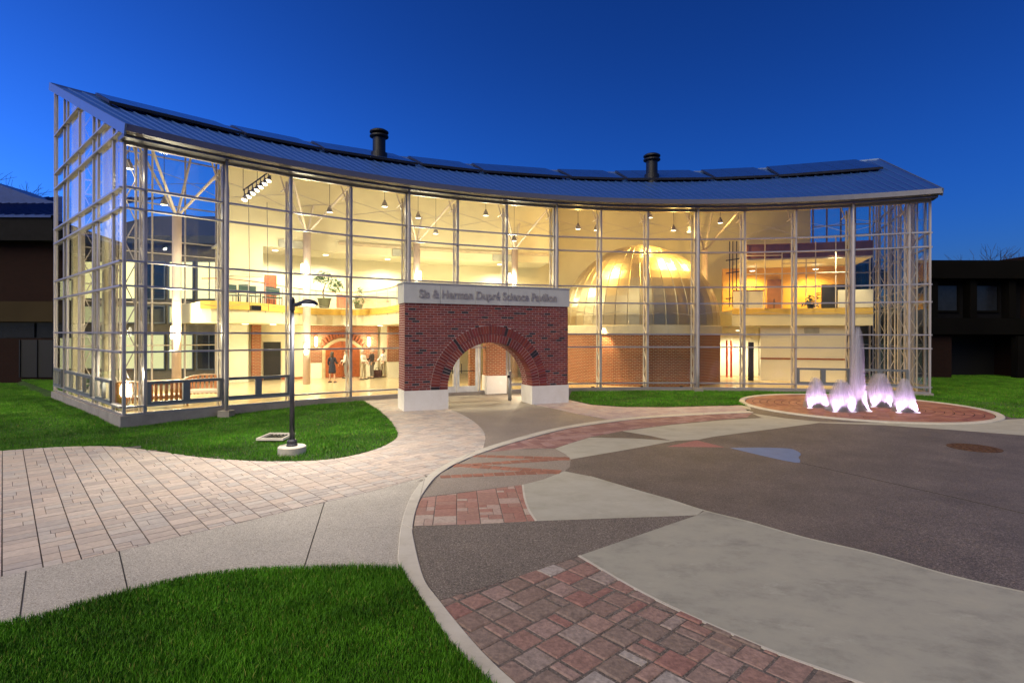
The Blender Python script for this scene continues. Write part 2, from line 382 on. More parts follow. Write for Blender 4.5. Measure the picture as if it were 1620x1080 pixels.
def in_poly(x, y, poly):
    poly = np.array(poly); c = np.zeros(x.shape, bool); n = len(poly)
    for i in range(n):
        x1, y1 = poly[i-1]; x2, y2 = poly[i]
        if y1 == y2: continue
        c ^= ((y1 > y) != (y2 > y)) & (x < (x2-x1)*(y-y1)/(y2-y1)+x1)
    return c
LI = 4.7
def point_light(name, loc, w, color, rad=.1, kind='POINT', target=None, size=90, blend=.5):
    l = bpy.data.lights.new(name, kind); l.energy = w*LI; l.color = color; l.shadow_soft_size = rad
    o = bpy.data.objects.new(name, l); col.objects.link(o); o.location = loc
    if kind == 'SPOT':
        l.spot_size = R_(size); l.spot_blend = blend
        o.rotation_euler = (Vector(target)-Vector(loc)).to_track_quat('-Z', 'Y').to_euler()
    return o

# ================================================================== GROUND
earth = mat('earth_grass', (.022, .05, .008), .95, 0, .4, .6, .4, 8.)
MB().box((0, 250, -.60), (1400, 1400, .2)).build('ground', earth, kind='structure')

ring_out = GL([(900, 1190), (830, 1130), (775, 1078), (712, 1015), (670, 952), (632.6, 896), (630, 866), (637, 820), (655, 777), (687, 745), (740, 718), (800, 698), (867, 680), (933, 668), (1000, 660.3), (1070, 655.5), (1140, 652), (1186, 650)], 5)
ring_in = GL([(950, 1190), (875, 1130), (813, 1078), (756, 1023), (694, 948), (670, 912), (655, 853), (653.5, 833), (659, 806), (671, 779), (698, 748), (748, 722), (813, 700), (900, 677.5), (1000, 663.5), (1070, 658.3), (1140, 654.6), (1192, 652.5)], 5)
fB_low = GL([(-220, 966), (0, 911), (185, 871), (278, 848.5), (370, 827.7), (486, 800), (583, 777), (657, 757), (676, 751)], 4)
lawnA_edge = GL([(-260, 726), (-100, 718), (0, 712.5), (80, 707), (150, 705), (200, 707), (255, 714), (330, 724), (430, 729), (520, 726), (585, 713), (620, 698), (629, 686), (620, 668), (604, 652), (588, 641), (572, 632)], 5)
lawnF_edge = GL([(-200, 1040), (0, 990), (74, 973.5), (139, 953), (204, 935.5), (278, 918), (347, 906), (417, 900), (509, 899), (556, 898), (631, 900)], 4)
arc_D = GL([(704, 645), (725, 652), (748, 665), (764, 680), (768, 693), (764, 709)], 4)

def ext(line, d):
    a, b_ = np.array(line[0]), np.array(line[1]); v = (a-b_)/np.linalg.norm(a-b_)
    return [tuple(a+v*d)]+line
fB_x, lawnF_x, lawnA_x = ext(fB_low, 11), ext(lawnF_edge, 11), ext(lawnA_edge, 14)
_v = np.array(fB_x[0])-np.array(fB_x[1]); lawnF_x[0] = tuple(np.array(lawnF_edge[0])+_v)
ring_out_x = [(8.6, -.54), (5.17, .07), (2.15, 1.81)]+ring_out; ring_in_x = [(8.6, -.1), (5.32, .48), (2.43, 2.15)]+ring_in
def sheet(name, poly, top, m, thick=.05, **kw):
    return MB().prism(ccw(poly), top-thick, top).build(name, m, kind='structure', **kw)
# plaza base of brown aggregate, bounded on the left by the kerb ring
plaza = ring_in[:]
ctr = [((a[0]+b[0])/2, (a[1]+b[1])/2) for a, b in zip(ring_out, ring_in)]
sheet('plaza_pavement', [(8.6, -.3), (5.25, .28), (2.3, 2.0)]+ctr+[G(1186, 640), G(1250, 634), G(1500, 634), (40, 20), (40, -6), (8.6, -6)], ZG-.004, aggr_plaza, .12)
# aggregate walk C, left
sheet('aggregate_walk', fB_x+ctr[35:52][::-1]+ctr[18:35][::-1]+lawnF_x[::-1], ZG-.008, aggr_pale, .1)
joints = thing('walk_joint', 'dark control joints cut across the pale aggregate walk', 'joint', (0, 0, ZG)) if False else None
for a, b in (((41, 902), (30, 984)), ((188, 870), (203, 936)), ((513, 794), (480, 899))):
    p, q = G(*a), G(*b)
    MB().beam((*p, ZG-.007), (*q, ZG-.007), .012, .006).build('walk_joint', bed_m, kind='structure')

# ---- pavers
E1 = (.73, .684); E2 = (.684, -.73)
def rect_world(u0, u1, v0, v1, e1=E1, e2=E2, o=(0, 0)):
    return ccw([(o[0]+u*e1[0]+v*e2[0], o[1]+u*e1[1]+v*e2[1]) for u, v in ((u0, v0), (u1, v0), (u1, v1), (u0, v1))])
def column_rects(region, width, lens, split, seed, e1=E1, e2=E2, o=(0, 0), gap=.006):
    rd = random.Random(seed)
    us = [(p[0]-o[0])*e1[0]+(p[1]-o[1])*e1[1] for p in region]; vs_ = [(p[0]-o[0])*e2[0]+(p[1]-o[1])*e2[1] for p in region]
    gv = gap*2.0; out = []; u = math.floor(min(us)/width)*width
    while u < max(us):
        v = min(vs_)-rd.random()*.3
        while v < max(vs_):
            L = rd.choice(lens)
            if rd.random() < split:
                s = u+width*rd.choice((.38, .5, .62))
                if rd.random() < .5:
                    out += [(u+gap, s-gap/2, v, v+L-gv), (s+gap/2, u+width-gap, v, v+L-gv)]
                else:
                    out += [(u+gap, s-gap/2, v, v+L/2-gv/2), (u+gap, s-gap/2, v+L/2+gv/2, v+L-gv), (s+gap/2, u+width-gap, v, v+L-gv)]
            else: out.append((u+gap, u+width-gap, v, v+L-gv))
            v += L
        u += width
    return [rect_world(*r, e1, e2, o) for r in out]
def ashlar_rects(region, unit, seed, e1=E1, e2=E2, o=(0, 0), gap=.008):
    rd = random.Random(seed)
    us = [(p[0]-o[0])*e1[0]+(p[1]-o[1])*e1[1] for p in region]; vs_ = [(p[0]-o[0])*e2[0]+(p[1]-o[1])*e2[1] for p in region]
    u0, v0 = min(us)-unit, min(vs_)-unit; nu = int((max(us)-u0)/unit)+3; nv = int((max(vs_)-v0)/unit)+3
    used = np.zeros((nu, nv), bool); out = []
    for j in range(nv):
        for i in range(nu):
            if used[i, j]: continue
            for a, b in rd.sample([(2, 2), (2, 2), (2, 2), (2, 1), (1, 2), (2, 2), (2, 2), (3, 2)], 8)+[(1, 1)]:
                if i+a <= nu and j+b <= nv and not used[i:i+a, j:j+b].any(): break
            else: a = b = 1
            if used[i:i+a, j:j+b].any(): a = b = 1
            used[i:i+a, j:j+b] = True
            g = gap/2; w = lambda: (rd.random()-.5)*gap*.8
            out.append((u0+i*unit+g+w(), u0+(i+a)*unit-g+w(), v0+j*unit+g+w(), v0+(j+b)*unit-g+w()))
    return [rect_world(*r, e1, e2, o) for r in out]
def visible(p):
    x, y = PX(p[0], p[1], ZG)
    return 0 if (p[1] > 1 and -40 < x < 1660 and y < 1120) else (1 if p[1] > 1.2 and -700 < x < 2300 else 2)
def lay(name, region, rects, top, m, bed, parent_name, max_obj=300, ins=.006, wob=.003, piece='paver', seed=3, thick=.06, kind='structure'):
    region = ccw(region); bb = MB(); cs = .5
    x_ = min(p[0] for p in region)
    while x_ < max(p[0] for p in region):
        y_ = min(p[1] for p in region)
        while y_ < max(p[1] for p in region):
            c = clip(region, [(x_, y_), (x_+cs, y_), (x_+cs, y_+cs), (x_, y_+cs)])
            if len(c) > 2: bb.add([(p[0], p[1], top-.012) for p in c], [tuple(range(len(c)))])
            y_ += cs
        x_ += cs
    par = bb.build(parent_name, bed, kind=kind)
    rd = random.Random(seed); pieces = []
    for r in rects:
        c = clip(region, r)
        if len(c) < 3 or area(c) < .0012: continue
        cx_, cy_ = np.mean([p[0] for p in c]), np.mean([p[1] for p in c])
        vz = visible((cx_, cy_))
        if vz == 2: continue
        pieces.append((area(c)/(cx_*cx_+cy_*cy_)-vz*10, c))
    pieces.sort(key=lambda t: -t[0])
    rest = MB()
    for i, (_, c) in enumerate(pieces):
        z = top+(rd.random()-.5)*2*wob
        if i < max_obj: MB().prism(c, top-thick, z, ins).build(piece, m, par)
        else: rest.prism(c, top-thick, z, ins)
    if rest.v: rest.build('paver_field', m, par, kind='stuff')
    return par
# rustic pavers in the foreground
H_reg = [(2.43, 2.15)]+GL([(950, 1190), (875, 1130), (813, 1078), (756, 1023), (713, 980), (695, 949), (805, 916.4), (916, 878.7), (998, 927), (1073, 964.7), (1157, 1002), (1233, 1034), (1300, 1058), (1365, 1081), (1480, 1120), (1600, 1190)])+[(4.4, 2.2)]
lay('rustic', H_reg, ashlar_rects(H_reg, .145, 5, gap=.021), ZG+.004, pav_big, bed_m, 'rustic_paver_bed', ins=.014, wob=.007)
# path pavers
B_reg = lawnA_x[:-1]+[G(600, 629), G(634, 628), G(636, 640), G(640, 650), G(704, 645)]+arc_D[1:]+[q for q in ctr[44:57][::-1]]+fB_x[::-1]
path_par = lay('path', B_reg, column_rects(B_reg, .37, (.18, .23, .28), .5, 11, gap=.0075), ZG-.004, pav_path, bed_pale, 'paver_path', ins=.004, wob=.0015)
# paver patch I, laid in rows that follow the kerb
I_reg = GL([(655, 831), (659, 806), (667, 787), (747, 777), (827, 766.5), (830, 787), (836.7, 806.7), (848, 823), (755, 828)])
lay('patch', I_reg, column_rects(I_reg, .36, (.2, .3, .36), .45, 21, (.995, .1), (.1, -.995), gap=.006), ZG+.002, pav_small, bed_m, 'paver_patch', ins=.006, wob=.002)
# paver band along the inside of the kerb
Bd_reg = GL([(770, 715), (813, 700), (900, 677.5), (1000, 663.5), (1070, 658.3), (1140, 654.6), (1190, 653), (1182, 660), (1133, 664), (1060, 671), (988, 680.5), (933, 691), (878, 708.5), (830, 709)])
lay('band', Bd_reg, column_rects(Bd_reg, .42, (.2, .3), .4, 31, (.9, .436), (.436, -.9)), ZG+.002, pav_band, bed_m, 'paver_band', wob=.0015)
# rose pavers between the kerb and the far lawn
Rs_reg = GL([(899, 632), (935, 640), (985, 643.5), (1050, 644), (1172, 641), (1183, 649.5), (1140, 651.7), (1070, 655.2), (1000, 660), (965, 663), (910, 653), (870, 644), (846, 640)])
lay('rose', Rs_reg, column_rects(Rs_reg, .42, (.3, .4), .4, 41, (.9, .436), (.436, -.9)), ZG-.002, pav_rose, bed_pale, 'rose_paver_walk', wob=.0015)
# aggregate apron at the portal
sheet('entry_apron', arc_D+[G(770, 714), G(803, 701), G(870, 682), G(936, 669.5), G(966, 663.5), G(910, 653.5), G(870, 644.5), G(846, 640), G(856, 620), G(690, 617)], ZG-.006, aggr_entry, .08)
# sectors inside the ring
Gs = GL([(653.5, 833), (655, 853), (670, 912), (695, 949), (805, 916.4), (916, 878.7), (950, 867), (1017, 844), (1067, 826.7), (1103, 814.5), (848, 823.5), (755, 828.5)])
sheet('brown_sector', Gs, ZG, aggr_dark)
Js = GL([(916, 878.7), (950, 867), (1017, 844), (1067, 826.7), (1103, 814.5), (1115, 807.5), (1183, 824.4), (1273, 850), (1383, 875.5), (1503, 909.6), (1620, 936), (1800, 980), (2300, 1100), (2900, 1400), (1750, 1290), (1600, 1190), (1480, 1120), (1365, 1081), (1300, 1058), (1233, 1034), (1157, 1002), (1073, 964.7), (998, 927)])
sheet('concrete_sector', Js, ZG+.002, slab_m)
Ks = GL([(827, 766.5), (860, 758), (893, 745), (933, 753), (1000, 773), (1060, 790), (1112, 807), (1103, 814.5), (848, 823.5), (837, 806.7), (830, 787)])
sheet('concrete_fan', Ks, ZG+.002, slab_l)
sheet('pale_wedge', GL([(878, 709), (905, 700), (933, 691.5), (1000, 693), (1068, 697), (985, 712), (903, 726), (895, 718)]), ZG, slab_l)
sheet('far_wedge', GL([(985, 681.5), (1060, 672), (1140, 664.5), (1210, 660.5), (1260, 664), (1300, 668), (1200, 681), (1130, 690), (1105, 695), (1065, 697), (1030, 689)]), ZG, slab_l)
sheet('pink_wedge', GL([(1055, 706), (1102, 696), (1146, 707)]), ZG, pink_m)
sheet('smooth_patch', smooth_line(GL([(1155, 708), (1200, 707.3), (1247, 709), (1261, 713), (1267, 718), (1263, 723), (1266, 728), (1258, 731), (1205, 720), (1155, 708)]), 3)[:-1], ZG-.001, bluep_m)
sheet('fountain_walk', GL([(1190, 653.5), (1240, 661), (1300, 667), (1387, 668.6), (1480, 668), (1580, 664), (1620, 662), (1760, 664), (1760, 700), (1620, 688), (1500, 679), (1400, 672), (1300, 668.5), (1260, 664.5), (1205, 660)]), ZG-.001, slab_l)
M_s = GL([(667, 786), (698, 748), (748, 722), (785, 709), (830, 710), (878, 709), (895, 718), (903, 726), (901, 739), (893, 745), (860, 758), (827, 766)])
sheet('zigzag_field', M_s, ZG-.001, aggr_entry)
# zigzag brick stripes
for a, b, w in (((741, 720.5), (901, 725.5), .30), ((716, 737), (899, 724.5), .30), ((716, 735), (887, 746.5), .34), ((696, 754), (880, 745.5), .30)):
    p, q = np.array(G(*a)), np.array(G(*b)); L = np.linalg.norm(q-p); d = (q-p)/L; nrm = np.array((-d[1], d[0]))
    reg = [tuple(p), tuple(q-nrm*w*.35), tuple(q+nrm*w*.35), tuple(p+nrm*w*.1)]
    reg = [tuple(p-nrm*w*.35), tuple(q-nrm*w*.5), tuple(q+nrm*w*.5), tuple(p+nrm*w*.35)]
    lay('z', reg, column_rects(reg, .22, (.1, .2), .0, 51, tuple(d), tuple(nrm), tuple(p)), ZG+.004, pav_stripe, bed_m, 'brick_stripe', wob=.001)
# thin pale edge strips of the slabs
def strip(name, px, w, m, top=ZG+.006):
    pts = smooth_line(GL(px), 4); b = MB()
    for p, q in zip(pts[:-1], pts[1:]): b.beam((*p, top-.01), (*q, top-.01), w, .02)
    return b.build(name, m, kind='structure')
strip('edge_strip', [(916, 878.7), (998, 927), (1073, 964.7), (1157, 1002), (1233, 1034), (1300, 1058), (1365, 1081), (1480, 1120)], .035, kerb_m)
strip('edge_strip', [(827, 766.5), (830, 787), (837, 806.7), (848, 823.5)], .035, kerb_m)
strip('edge_strip', [(933, 753), (1000, 773), (1060, 790), (1115, 807.5), (1183, 824.4), (1273, 850), (1383, 875.5), (1503, 909.6), (1620, 936)], .03, slab_l)
strip('control_joint', [(1268, 732), (1380, 757), (1500, 784), (1640, 816)], .02, bed_pale, ZG+.001)
# darker resurfaced half of the plaza beyond the joint
# kerb ring in segments with joints
kerb = thing('kerb_ring', 'pale concrete kerb band curving round the plaza', 'kerb', (*ring_out[30], ZG))
cum = 0; seg = 0; i0 = 0
for i in range(1, len(ring_out_x)):
    cum += math.dist(ring_out_x[i], ring_out_x[i-1])
    if cum > 2.4 or i == len(ring_out_x)-1:
        a = ring_out_x[i0:i+1]; b = ring_in_x[i0:i+1]
        MB().prism(ccw(inset(ccw(a+b[::-1]), .004)), ZG-.1, ZG+.016, .008).build('kerb_segment', kerb_m, kerb)
        i0 = i; cum = 0

# ---- lawns
def grass_mat(name, c1, c2):
    m, nt, b = new_mat(name)
    ge = N(nt, 'ShaderNodeNewGeometry'); nz = N(nt, 'ShaderNodeTexNoise'); nz.inputs['Scale'].default_value = 2.2; nz.inputs['Detail'].default_value = 4
    nt.links.new(ge.outputs['Position'], nz.inputs['Vector'])
    ad = N(nt, 'ShaderNodeMath', operation='ADD'); nt.links.new(nz.outputs[0], ad.inputs[0])
    sc_ = N(nt, 'ShaderNodeMath', operation='MULTIPLY'); sc_.inputs[1].default_value = .7; nt.links.new(ge.outputs['Random Per Island'], sc_.inputs[0]); nt.links.new(sc_.outputs[0], ad.inputs[1])
    mr = N(nt, 'ShaderNodeMapRange'); mr.inputs[1].default_value = .35; mr.inputs[2].default_value = 1.25; nt.links.new(ad.outputs[0], mr.inputs[0])
    mx = N(nt, 'ShaderNodeMix', data_type='RGBA'); mx.inputs[6].default_value = (*c1, 1); mx.inputs[7].default_value = (*c2, 1)
    nt.links.new(mr.outputs[0], mx.inputs[0])
    gt = N(nt, 'ShaderNodeMath', operation='GREATER_THAN'); gt.inputs[1].default_value = .955; nt.links.new(ge.outputs['Random Per Island'], gt.inputs[0])
    m2 = N(nt, 'ShaderNodeMix', data_type='RGBA'); nt.links.new(gt.outputs[0], m2.inputs[0]); nt.links.new(mx.outputs[2], m2.inputs[6]); m2.inputs[7].default_value = (.26, .30, .06, 1)
    n4 = N(nt, 'ShaderNodeTexNoise'); n4.inputs['Scale'].default_value = .55; n4.inputs['Detail'].default_value = 5; nt.links.new(ge.outputs['Position'], n4.inputs['Vector'])
    m4 = N(nt, 'ShaderNodeMapRange'); m4.inputs[1].default_value = .3; m4.inputs[2].default_value = .7; m4.inputs[3].default_value = .62; m4.inputs[4].default_value = 1.3; nt.links.new(n4.outputs[0], m4.inputs[0])
    m5 = N(nt, 'ShaderNodeMix', data_type='RGBA', blend_type='MULTIPLY'); m5.inputs[0].default_value = 1; nt.links.new(m2.outputs[2], m5.inputs[6]); nt.links.new(m4.outputs[0], m5.inputs[7])
    nt.links.new(m5.outputs[2], b.inputs['Base Color'])
    b.inputs['Roughness'].default_value = .6; b.inputs['Specular IOR Level'].default_value = .25
    return m
grass_m = grass_mat('grass_blades', (.03, .115, .003), (.105, .32, .012))
soil = mat('lawn_soil', (.02, .05, .006), .95, 0, .3, 4.)
def lawn(name, label, poly, density, h, w, zf, cell=.6, tris=3, seed=1):
    poly = ccw(poly); xs = [p[0] for p in poly]; ys = [p[1] for p in poly]; b = MB()
    x = min(xs)
    while x < max(xs):
        y = min(ys)
        while y < max(ys):
            c = clip(poly, [(x, y), (x+cell, y), (x+cell, y+cell), (x, y+cell)])
            if len(c) > 2: b.add([(px, py, zf(px, py)-.02) for px, py in c], [tuple(range(len(c)))])
            y += cell
        x += cell
    base = b.build(name, soil, kind='stuff', label=label, cat='lawn')
    rg = np.random.default_rng(seed); n = int(density*(max(xs)-min(xs))*(max(ys)-min(ys)))
    X = rg.uniform(min(xs), max(xs), n); Y = rg.uniform(min(ys), max(ys), n)
    ok = in_poly(X, Y, poly)
    d = np.maximum(Y, .1); px = 810+F_PX*X/d; ok &= (Y > 2.5) & (px > -260) & (px < 1880)
    X, Y = X[ok], Y[ok]; n = len(X)
    # lighter and darker drifts of longer and shorter grass
    Z = np.array([zf(a, b_) for a, b_ in zip(X, Y)])
    t = rg.uniform(0, 2*np.pi, n); hh = h*rg.uniform(.55, 1.25, n)*(1+.25*np.sin(X*2.1+np.sin(Y*1.7))); ww = w*rg.uniform(.7, 1.3, n)
    lean = rg.normal(0, .35, (n, 2))*hh[:, None]
    cx_, sx_ = np.cos(t)*ww/2, np.sin(t)*ww/2
    if tris == 3:
        V = np.zeros((n, 5, 3))
        V[:, 0] = np.c_[X-cx_, Y-sx_, Z-.01]; V[:, 1] = np.c_[X+cx_, Y+sx_, Z-.01]
        mxx, myy = X+lean[:, 0]*.35, Y+lean[:, 1]*.35
        V[:, 2] = np.c_[mxx+cx_*.8, myy+sx_*.8, Z+hh*.55]; V[:, 3] = np.c_[mxx-cx_*.8, myy-sx_*.8, Z+hh*.55]
        V[:, 4] = np.c_[X+lean[:, 0], Y+lean[:, 1], Z+hh]
        k = 5; F = [(0, 1, 2), (0, 2, 3), (3, 2, 4)]
    else:
        V = np.zeros((n, 3, 3))
        V[:, 0] = np.c_[X-cx_, Y-sx_, Z-.01]; V[:, 1] = np.c_[X+cx_, Y+sx_, Z-.01]; V[:, 2] = np.c_[X+lean[:, 0], Y+lean[:, 1], Z+hh]
        k = 3; F = [(0, 1, 2)]
    me = bpy.data.meshes.new('grass_blades')
    idx = (np.arange(n)[:, None, None]*k+np.array(F)[None]).reshape(-1).astype(np.int32)
    me.vertices.add(n*k); me.vertices.foreach_set('co', V.reshape(-1).astype(np.float32))
    nf = n*len(F); me.loops.add(nf*3); me.loops.foreach_set('vertex_index', idx)
    me.polygons.add(nf); me.polygons.foreach_set('loop_start', np.arange(nf, dtype=np.int32)*3)
    me.update(calc_edges=True); me.materials.append(grass_m)
    obj('grass_blades', me, base, kind='stuff')
    return base
def z_flat(x, y): return ZG+.012
_c = P(RF, AL)
def z_A(x, y):                              # the lawn falls away towards the corner of the pavilion
    d = math.hypot(x-_c.x, y-_c.y); r, a = PA(x, y)
    dip = .27*math.exp(-(d/5.5)**2)
    if a < AL: dip = max(dip, .2*math.exp(-((AL-a)/6)**2)*min(1, max(0, (r-26.5)/3)))
    return ZG+.012-dip
lawnF = lawnF_x+[ring_out[k] for k in range(25, -1, -1)]+[(2.15, 1.81), (2.0, .5), (-14, -4)]
lawn('front_lawn', 'bright green lawn in the left foreground beside the pale walk', lawnF, 9000, .055, .006, z_flat, .5, 3, 2)
front_arc = [tuple(P(RF-.05, a)[:2]) for a in np.linspace(-29.3, AL, 24)]
endl = [tuple(P(r, AL-.1)[:2]) for r in (28.9, 32, 36, 40.6)]
lawnA = lawnA_x+front_arc+endl+[(-24, 33), (-45, 33), (-45, 15)]
lawn('side_lawn', 'lawn wrapping the glass corner of the pavilion behind the paver path', lawnA, 1100, .055, .014, z_A, .35, 1, 3)
FC, FR = (13.9, 21.85), 4.4
fan = [(FC[0]+FR*math.cos(t), FC[1]+FR*math.sin(t)) for t in np.linspace(math.pi*1.0, -math.pi*.13, 24)]
lawnR = [G(899, 631), G(935, 639.5), G(985, 643), G(1050, 643.5), G(1172, 640.5)]+fan+[G(1600, 661), G(1640, 663), (24, 18.5), (45, 19), (45, 40), (24.5, 40), tuple(P(28.85, AR+.3)[:2])]+[tuple(P(RF-.05, a)[:2]) for a in np.linspace(AR, -11.5, 20)]
lawn('far_lawn', 'dark strip of lawn along the right half of the glass facade', lawnR, 700, .05, .018, z_flat, 1.0, 1, 4)

# ================================================================== PAVILION
pav = thing('science_pavilion', 'long curved glass pavilion with blue metal roof, lit yellow inside', 'building', P(RF, -13))
ANG = [A0+DA*k for k in range(15)]
BAYS = [AL]+ANG+[AR]
def arc_slab(r0, r1, a0, a1, z0, z1, m, name, parent=None, n=None, **kw):
    """curved block between radii r0 < r1; uv in metres along the wall"""
    n = n or max(2, int(abs(a1-a0)/1.6)); b = MB(); b.uv = []
    for i in range(n+1):
        a = a0+(a1-a0)*i/n
        za = z0(a) if callable(z0) else z0; zb = z1(a) if callable(z1) else z1
        for r, z in ((r0, za), (r0, zb), (r1, zb), (r1, za)):
            b.v.append(tuple(P(r, a, z))); b.uv.append((R_(a)*r0+(r-r0), z))
    for i in range(n):
        for j in range(4):
            q = i*4+j; w = i*4+(j+1) % 4
            b.f.append((q, q+4, w+4, w))
    b.f += [(0, 1, 2, 3), (n*4+3, n*4+2, n*4+1, n*4)]
    return b.build(name, m, parent, **kw)
def plate(b, poly, y0, y1, M):              # polygon in the local x-z plane, thick along y
    poly = ccw(poly); n = len(poly)
    vs_ = [M @ Vector((x, y0, z)) for x, z in poly]+[M @ Vector((x, y1, z)) for x, z in poly]
    b.add(vs_, [tuple(range(n)), tuple(range(2*n-1, n-1, -1))]+[(i, n+i, n+(i+1) % n, (i+1) % n) for i in range(n)])
    return b
def quadbox(b, r, a, x0, x1, y0, y1, z0, z1):
    M = RM(r, a); b.box(((x0+x1)/2, (y0+y1)/2, (z0+z1)/2), (x1-x0, y1-y0, z1-z0), M); return b

# floor and plinth
arc_slab(RF-.12, RB+.1, AL-.25, AR+.25, -.6, -.004, conc_plinth, 'plinth', pav, 40)
arc_slab(RF+.02, RB, AL+.03, AR-.03, -.03, 0, floor_m, 'floor', pav, 40)
ZR = [.275, 2.11, 2.76, 4.33, 5.16, 6.93, 7.61]
TOP = 9.12
# portal bay: posts 4..6 stand behind the portal, doors between posts 5 and 6
for i, a in enumerate(ANG):
    b = MB(); quadbox(b, RF, a, -.045, .045, -.03, .13, -.004, TOP); b.build('post', steel, pav)
for i in range(len(BAYS)-1):
    a0, a1 = BAYS[i], BAYS[i+1]
    p0, p1 = P(RF, a0), P(RF, a1); d = (p1-p0).normalized(); nrm = Vector((-d.y, d.x, 0))
    e0, e1 = p0+d*.05, p1-d*.05
    door_bay = i in (5, 6)
    for z in ZR:
        if door_bay and z < 1: continue
        MB().beam(e0-nrm*.04+Vector((0, 0, z)), e1-nrm*.04+Vector((0, 0, z)), .17, .062).build('rail', rail_m, pav)
    MB().beam(e0+Vector((0, 0, .03)), e1+Vector((0, 0, .03)), .1, .06).build('sill_rail', rail_m, pav)
    MB().beam(e0+Vector((0, 0, TOP-.04)), e1+Vector((0, 0, TOP-.04)), .14, .1).build('head_rail', rail_m, pav)
    low = i in (1, 2, 13, 14)
    rows = [.06]+([.275, 1.10] if low else [.275])+ZR[1:]+[TOP-.09]
    for z0, z1 in zip(rows[:-1], rows[1:]):
        if door_bay and z0 < 2: continue
        if low and z0 == .275: continue
        c0, c1 = e0+Vector((0, 0, (z0+z1)/2)), e1+Vector((0, 0, (z0+z1)/2))
        MB().beam(c0+nrm*.03, c1+nrm*.03, .012, z1-z0-.06).build('pane', glass, pav)
    if low:                                 # pair of framed windows at floor level
        L = (e1-e0).length; fr = MB(); M = Matrix.Translation(e0) @ Matrix(((d.x, -nrm.x*-1, 0, 0), (d.y, nrm.y, 0, 0), (0, 0, 1, 0), (0, 0, 0, 1)))
        M = Matrix.Translation(e0) @ Matrix(((d.x, nrm.x, 0, 0), (d.y, nrm.y, 0, 0), (0, 0, 1, 0), (0, 0, 0, 1)))
        for h in (0, 1):
            x0 = h*L/2; x1 = x0+L/2
            w = MB()
            for (xa, xb, za, zb) in ((x0, x1, 1.0, 1.1), (x0, x1, .275, .40), (x0, x0+.11, .40, 1.0), (x1-.11, x1, .40, 1.0)):
                w.box(((xa+xb)/2, -.03, (za+zb)/2), (xb-xa-.002, .16, zb-za-.002), M)
            wo = w.build('low_window', frame_m, pav)
            MB().box(((x0+x1)/2, 0, .7), (L/2-.22, .012, .6), M).build('window_pane', glass, wo)
# lattice columns behind the posts
def lattice(b, r, a, z1, tang=False):
    M = RM(r, a); wdt = .46
    for y in (.0, wdt): b.tube([M @ Vector((0, y, 0)), M @ Vector((0, y, z1))], .05, 6)
    n = int(z1/.62); h = z1/n
    for k in range(n):
        y0, y1 = (0, wdt) if k % 2 == 0 else (wdt, 0)
        b.tube([M @ Vector((0, y0, k*h)), M @ Vector((0, y1, (k+1)*h))], .027, 5, False)
for i, a in enumerate(ANG):
    b = MB(); lattice(b, RF+.2, a, 9.0); lo = b.build('lattice_column', lattice_m, pav)
    arm = MB(); M = RM(RF+.2, a, 0)         # bracket to the eave and outrigger
    arm.tube([M @ Vector((0, .34, 8.3)), M @ Vector((0, 1.5, 9.55))], .035, 6)
    arm.tube([M @ Vector((0, .34, 8.75)), M @ Vector((0, 1.3, 8.75))], .03, 6)
    arm.build('bracket', lattice_m, lo)
# pipe columns outside the glass
for k in (1, 4, 7, 10, 13):
    q = P(RF-.42, ANG[k]); zb = ZG-.1 if k != 1 else ZG-.25
    co = MB().tube([(q.x, q.y, zb), (q.x, q.y, .9), (q.x, q.y, 8.0), (q.x, q.y, 8.35), (q.x, q.y, 9.35)], [.065, .085, .085, .05, .05], 12).build('pipe_column', steel, pav, smooth=True)
    if k != 4: MB().box((q.x, q.y, zb+.12), (.42, .42, .34), None).build('footing', conc_plinth, co)
# bracing rods between posts
for i in range(len(ANG)-1):
    a0, a1 = ANG[i], ANG[i+1]; b = MB()
    b.tube([P(RF+.55, a0, 8.6), P(RF+.55, (a0+a1)/2, 8.35), P(RF+.55, a1, 7.9)], .011, 4); b.tube([P(RF+.57, a0, 7.9), P(RF+.57, (a0+a1)/2, 8.2), P(RF+.57, a1, 8.45)], .011, 4)
    b.tube([P(RF+.45, a0, 3.75), P(RF+.85, (a0+a1)/2, 3.95), P(RF+.45, a1, 3.75)], .010, 4)
    b.build('tie_rod', lattice_m, pav)

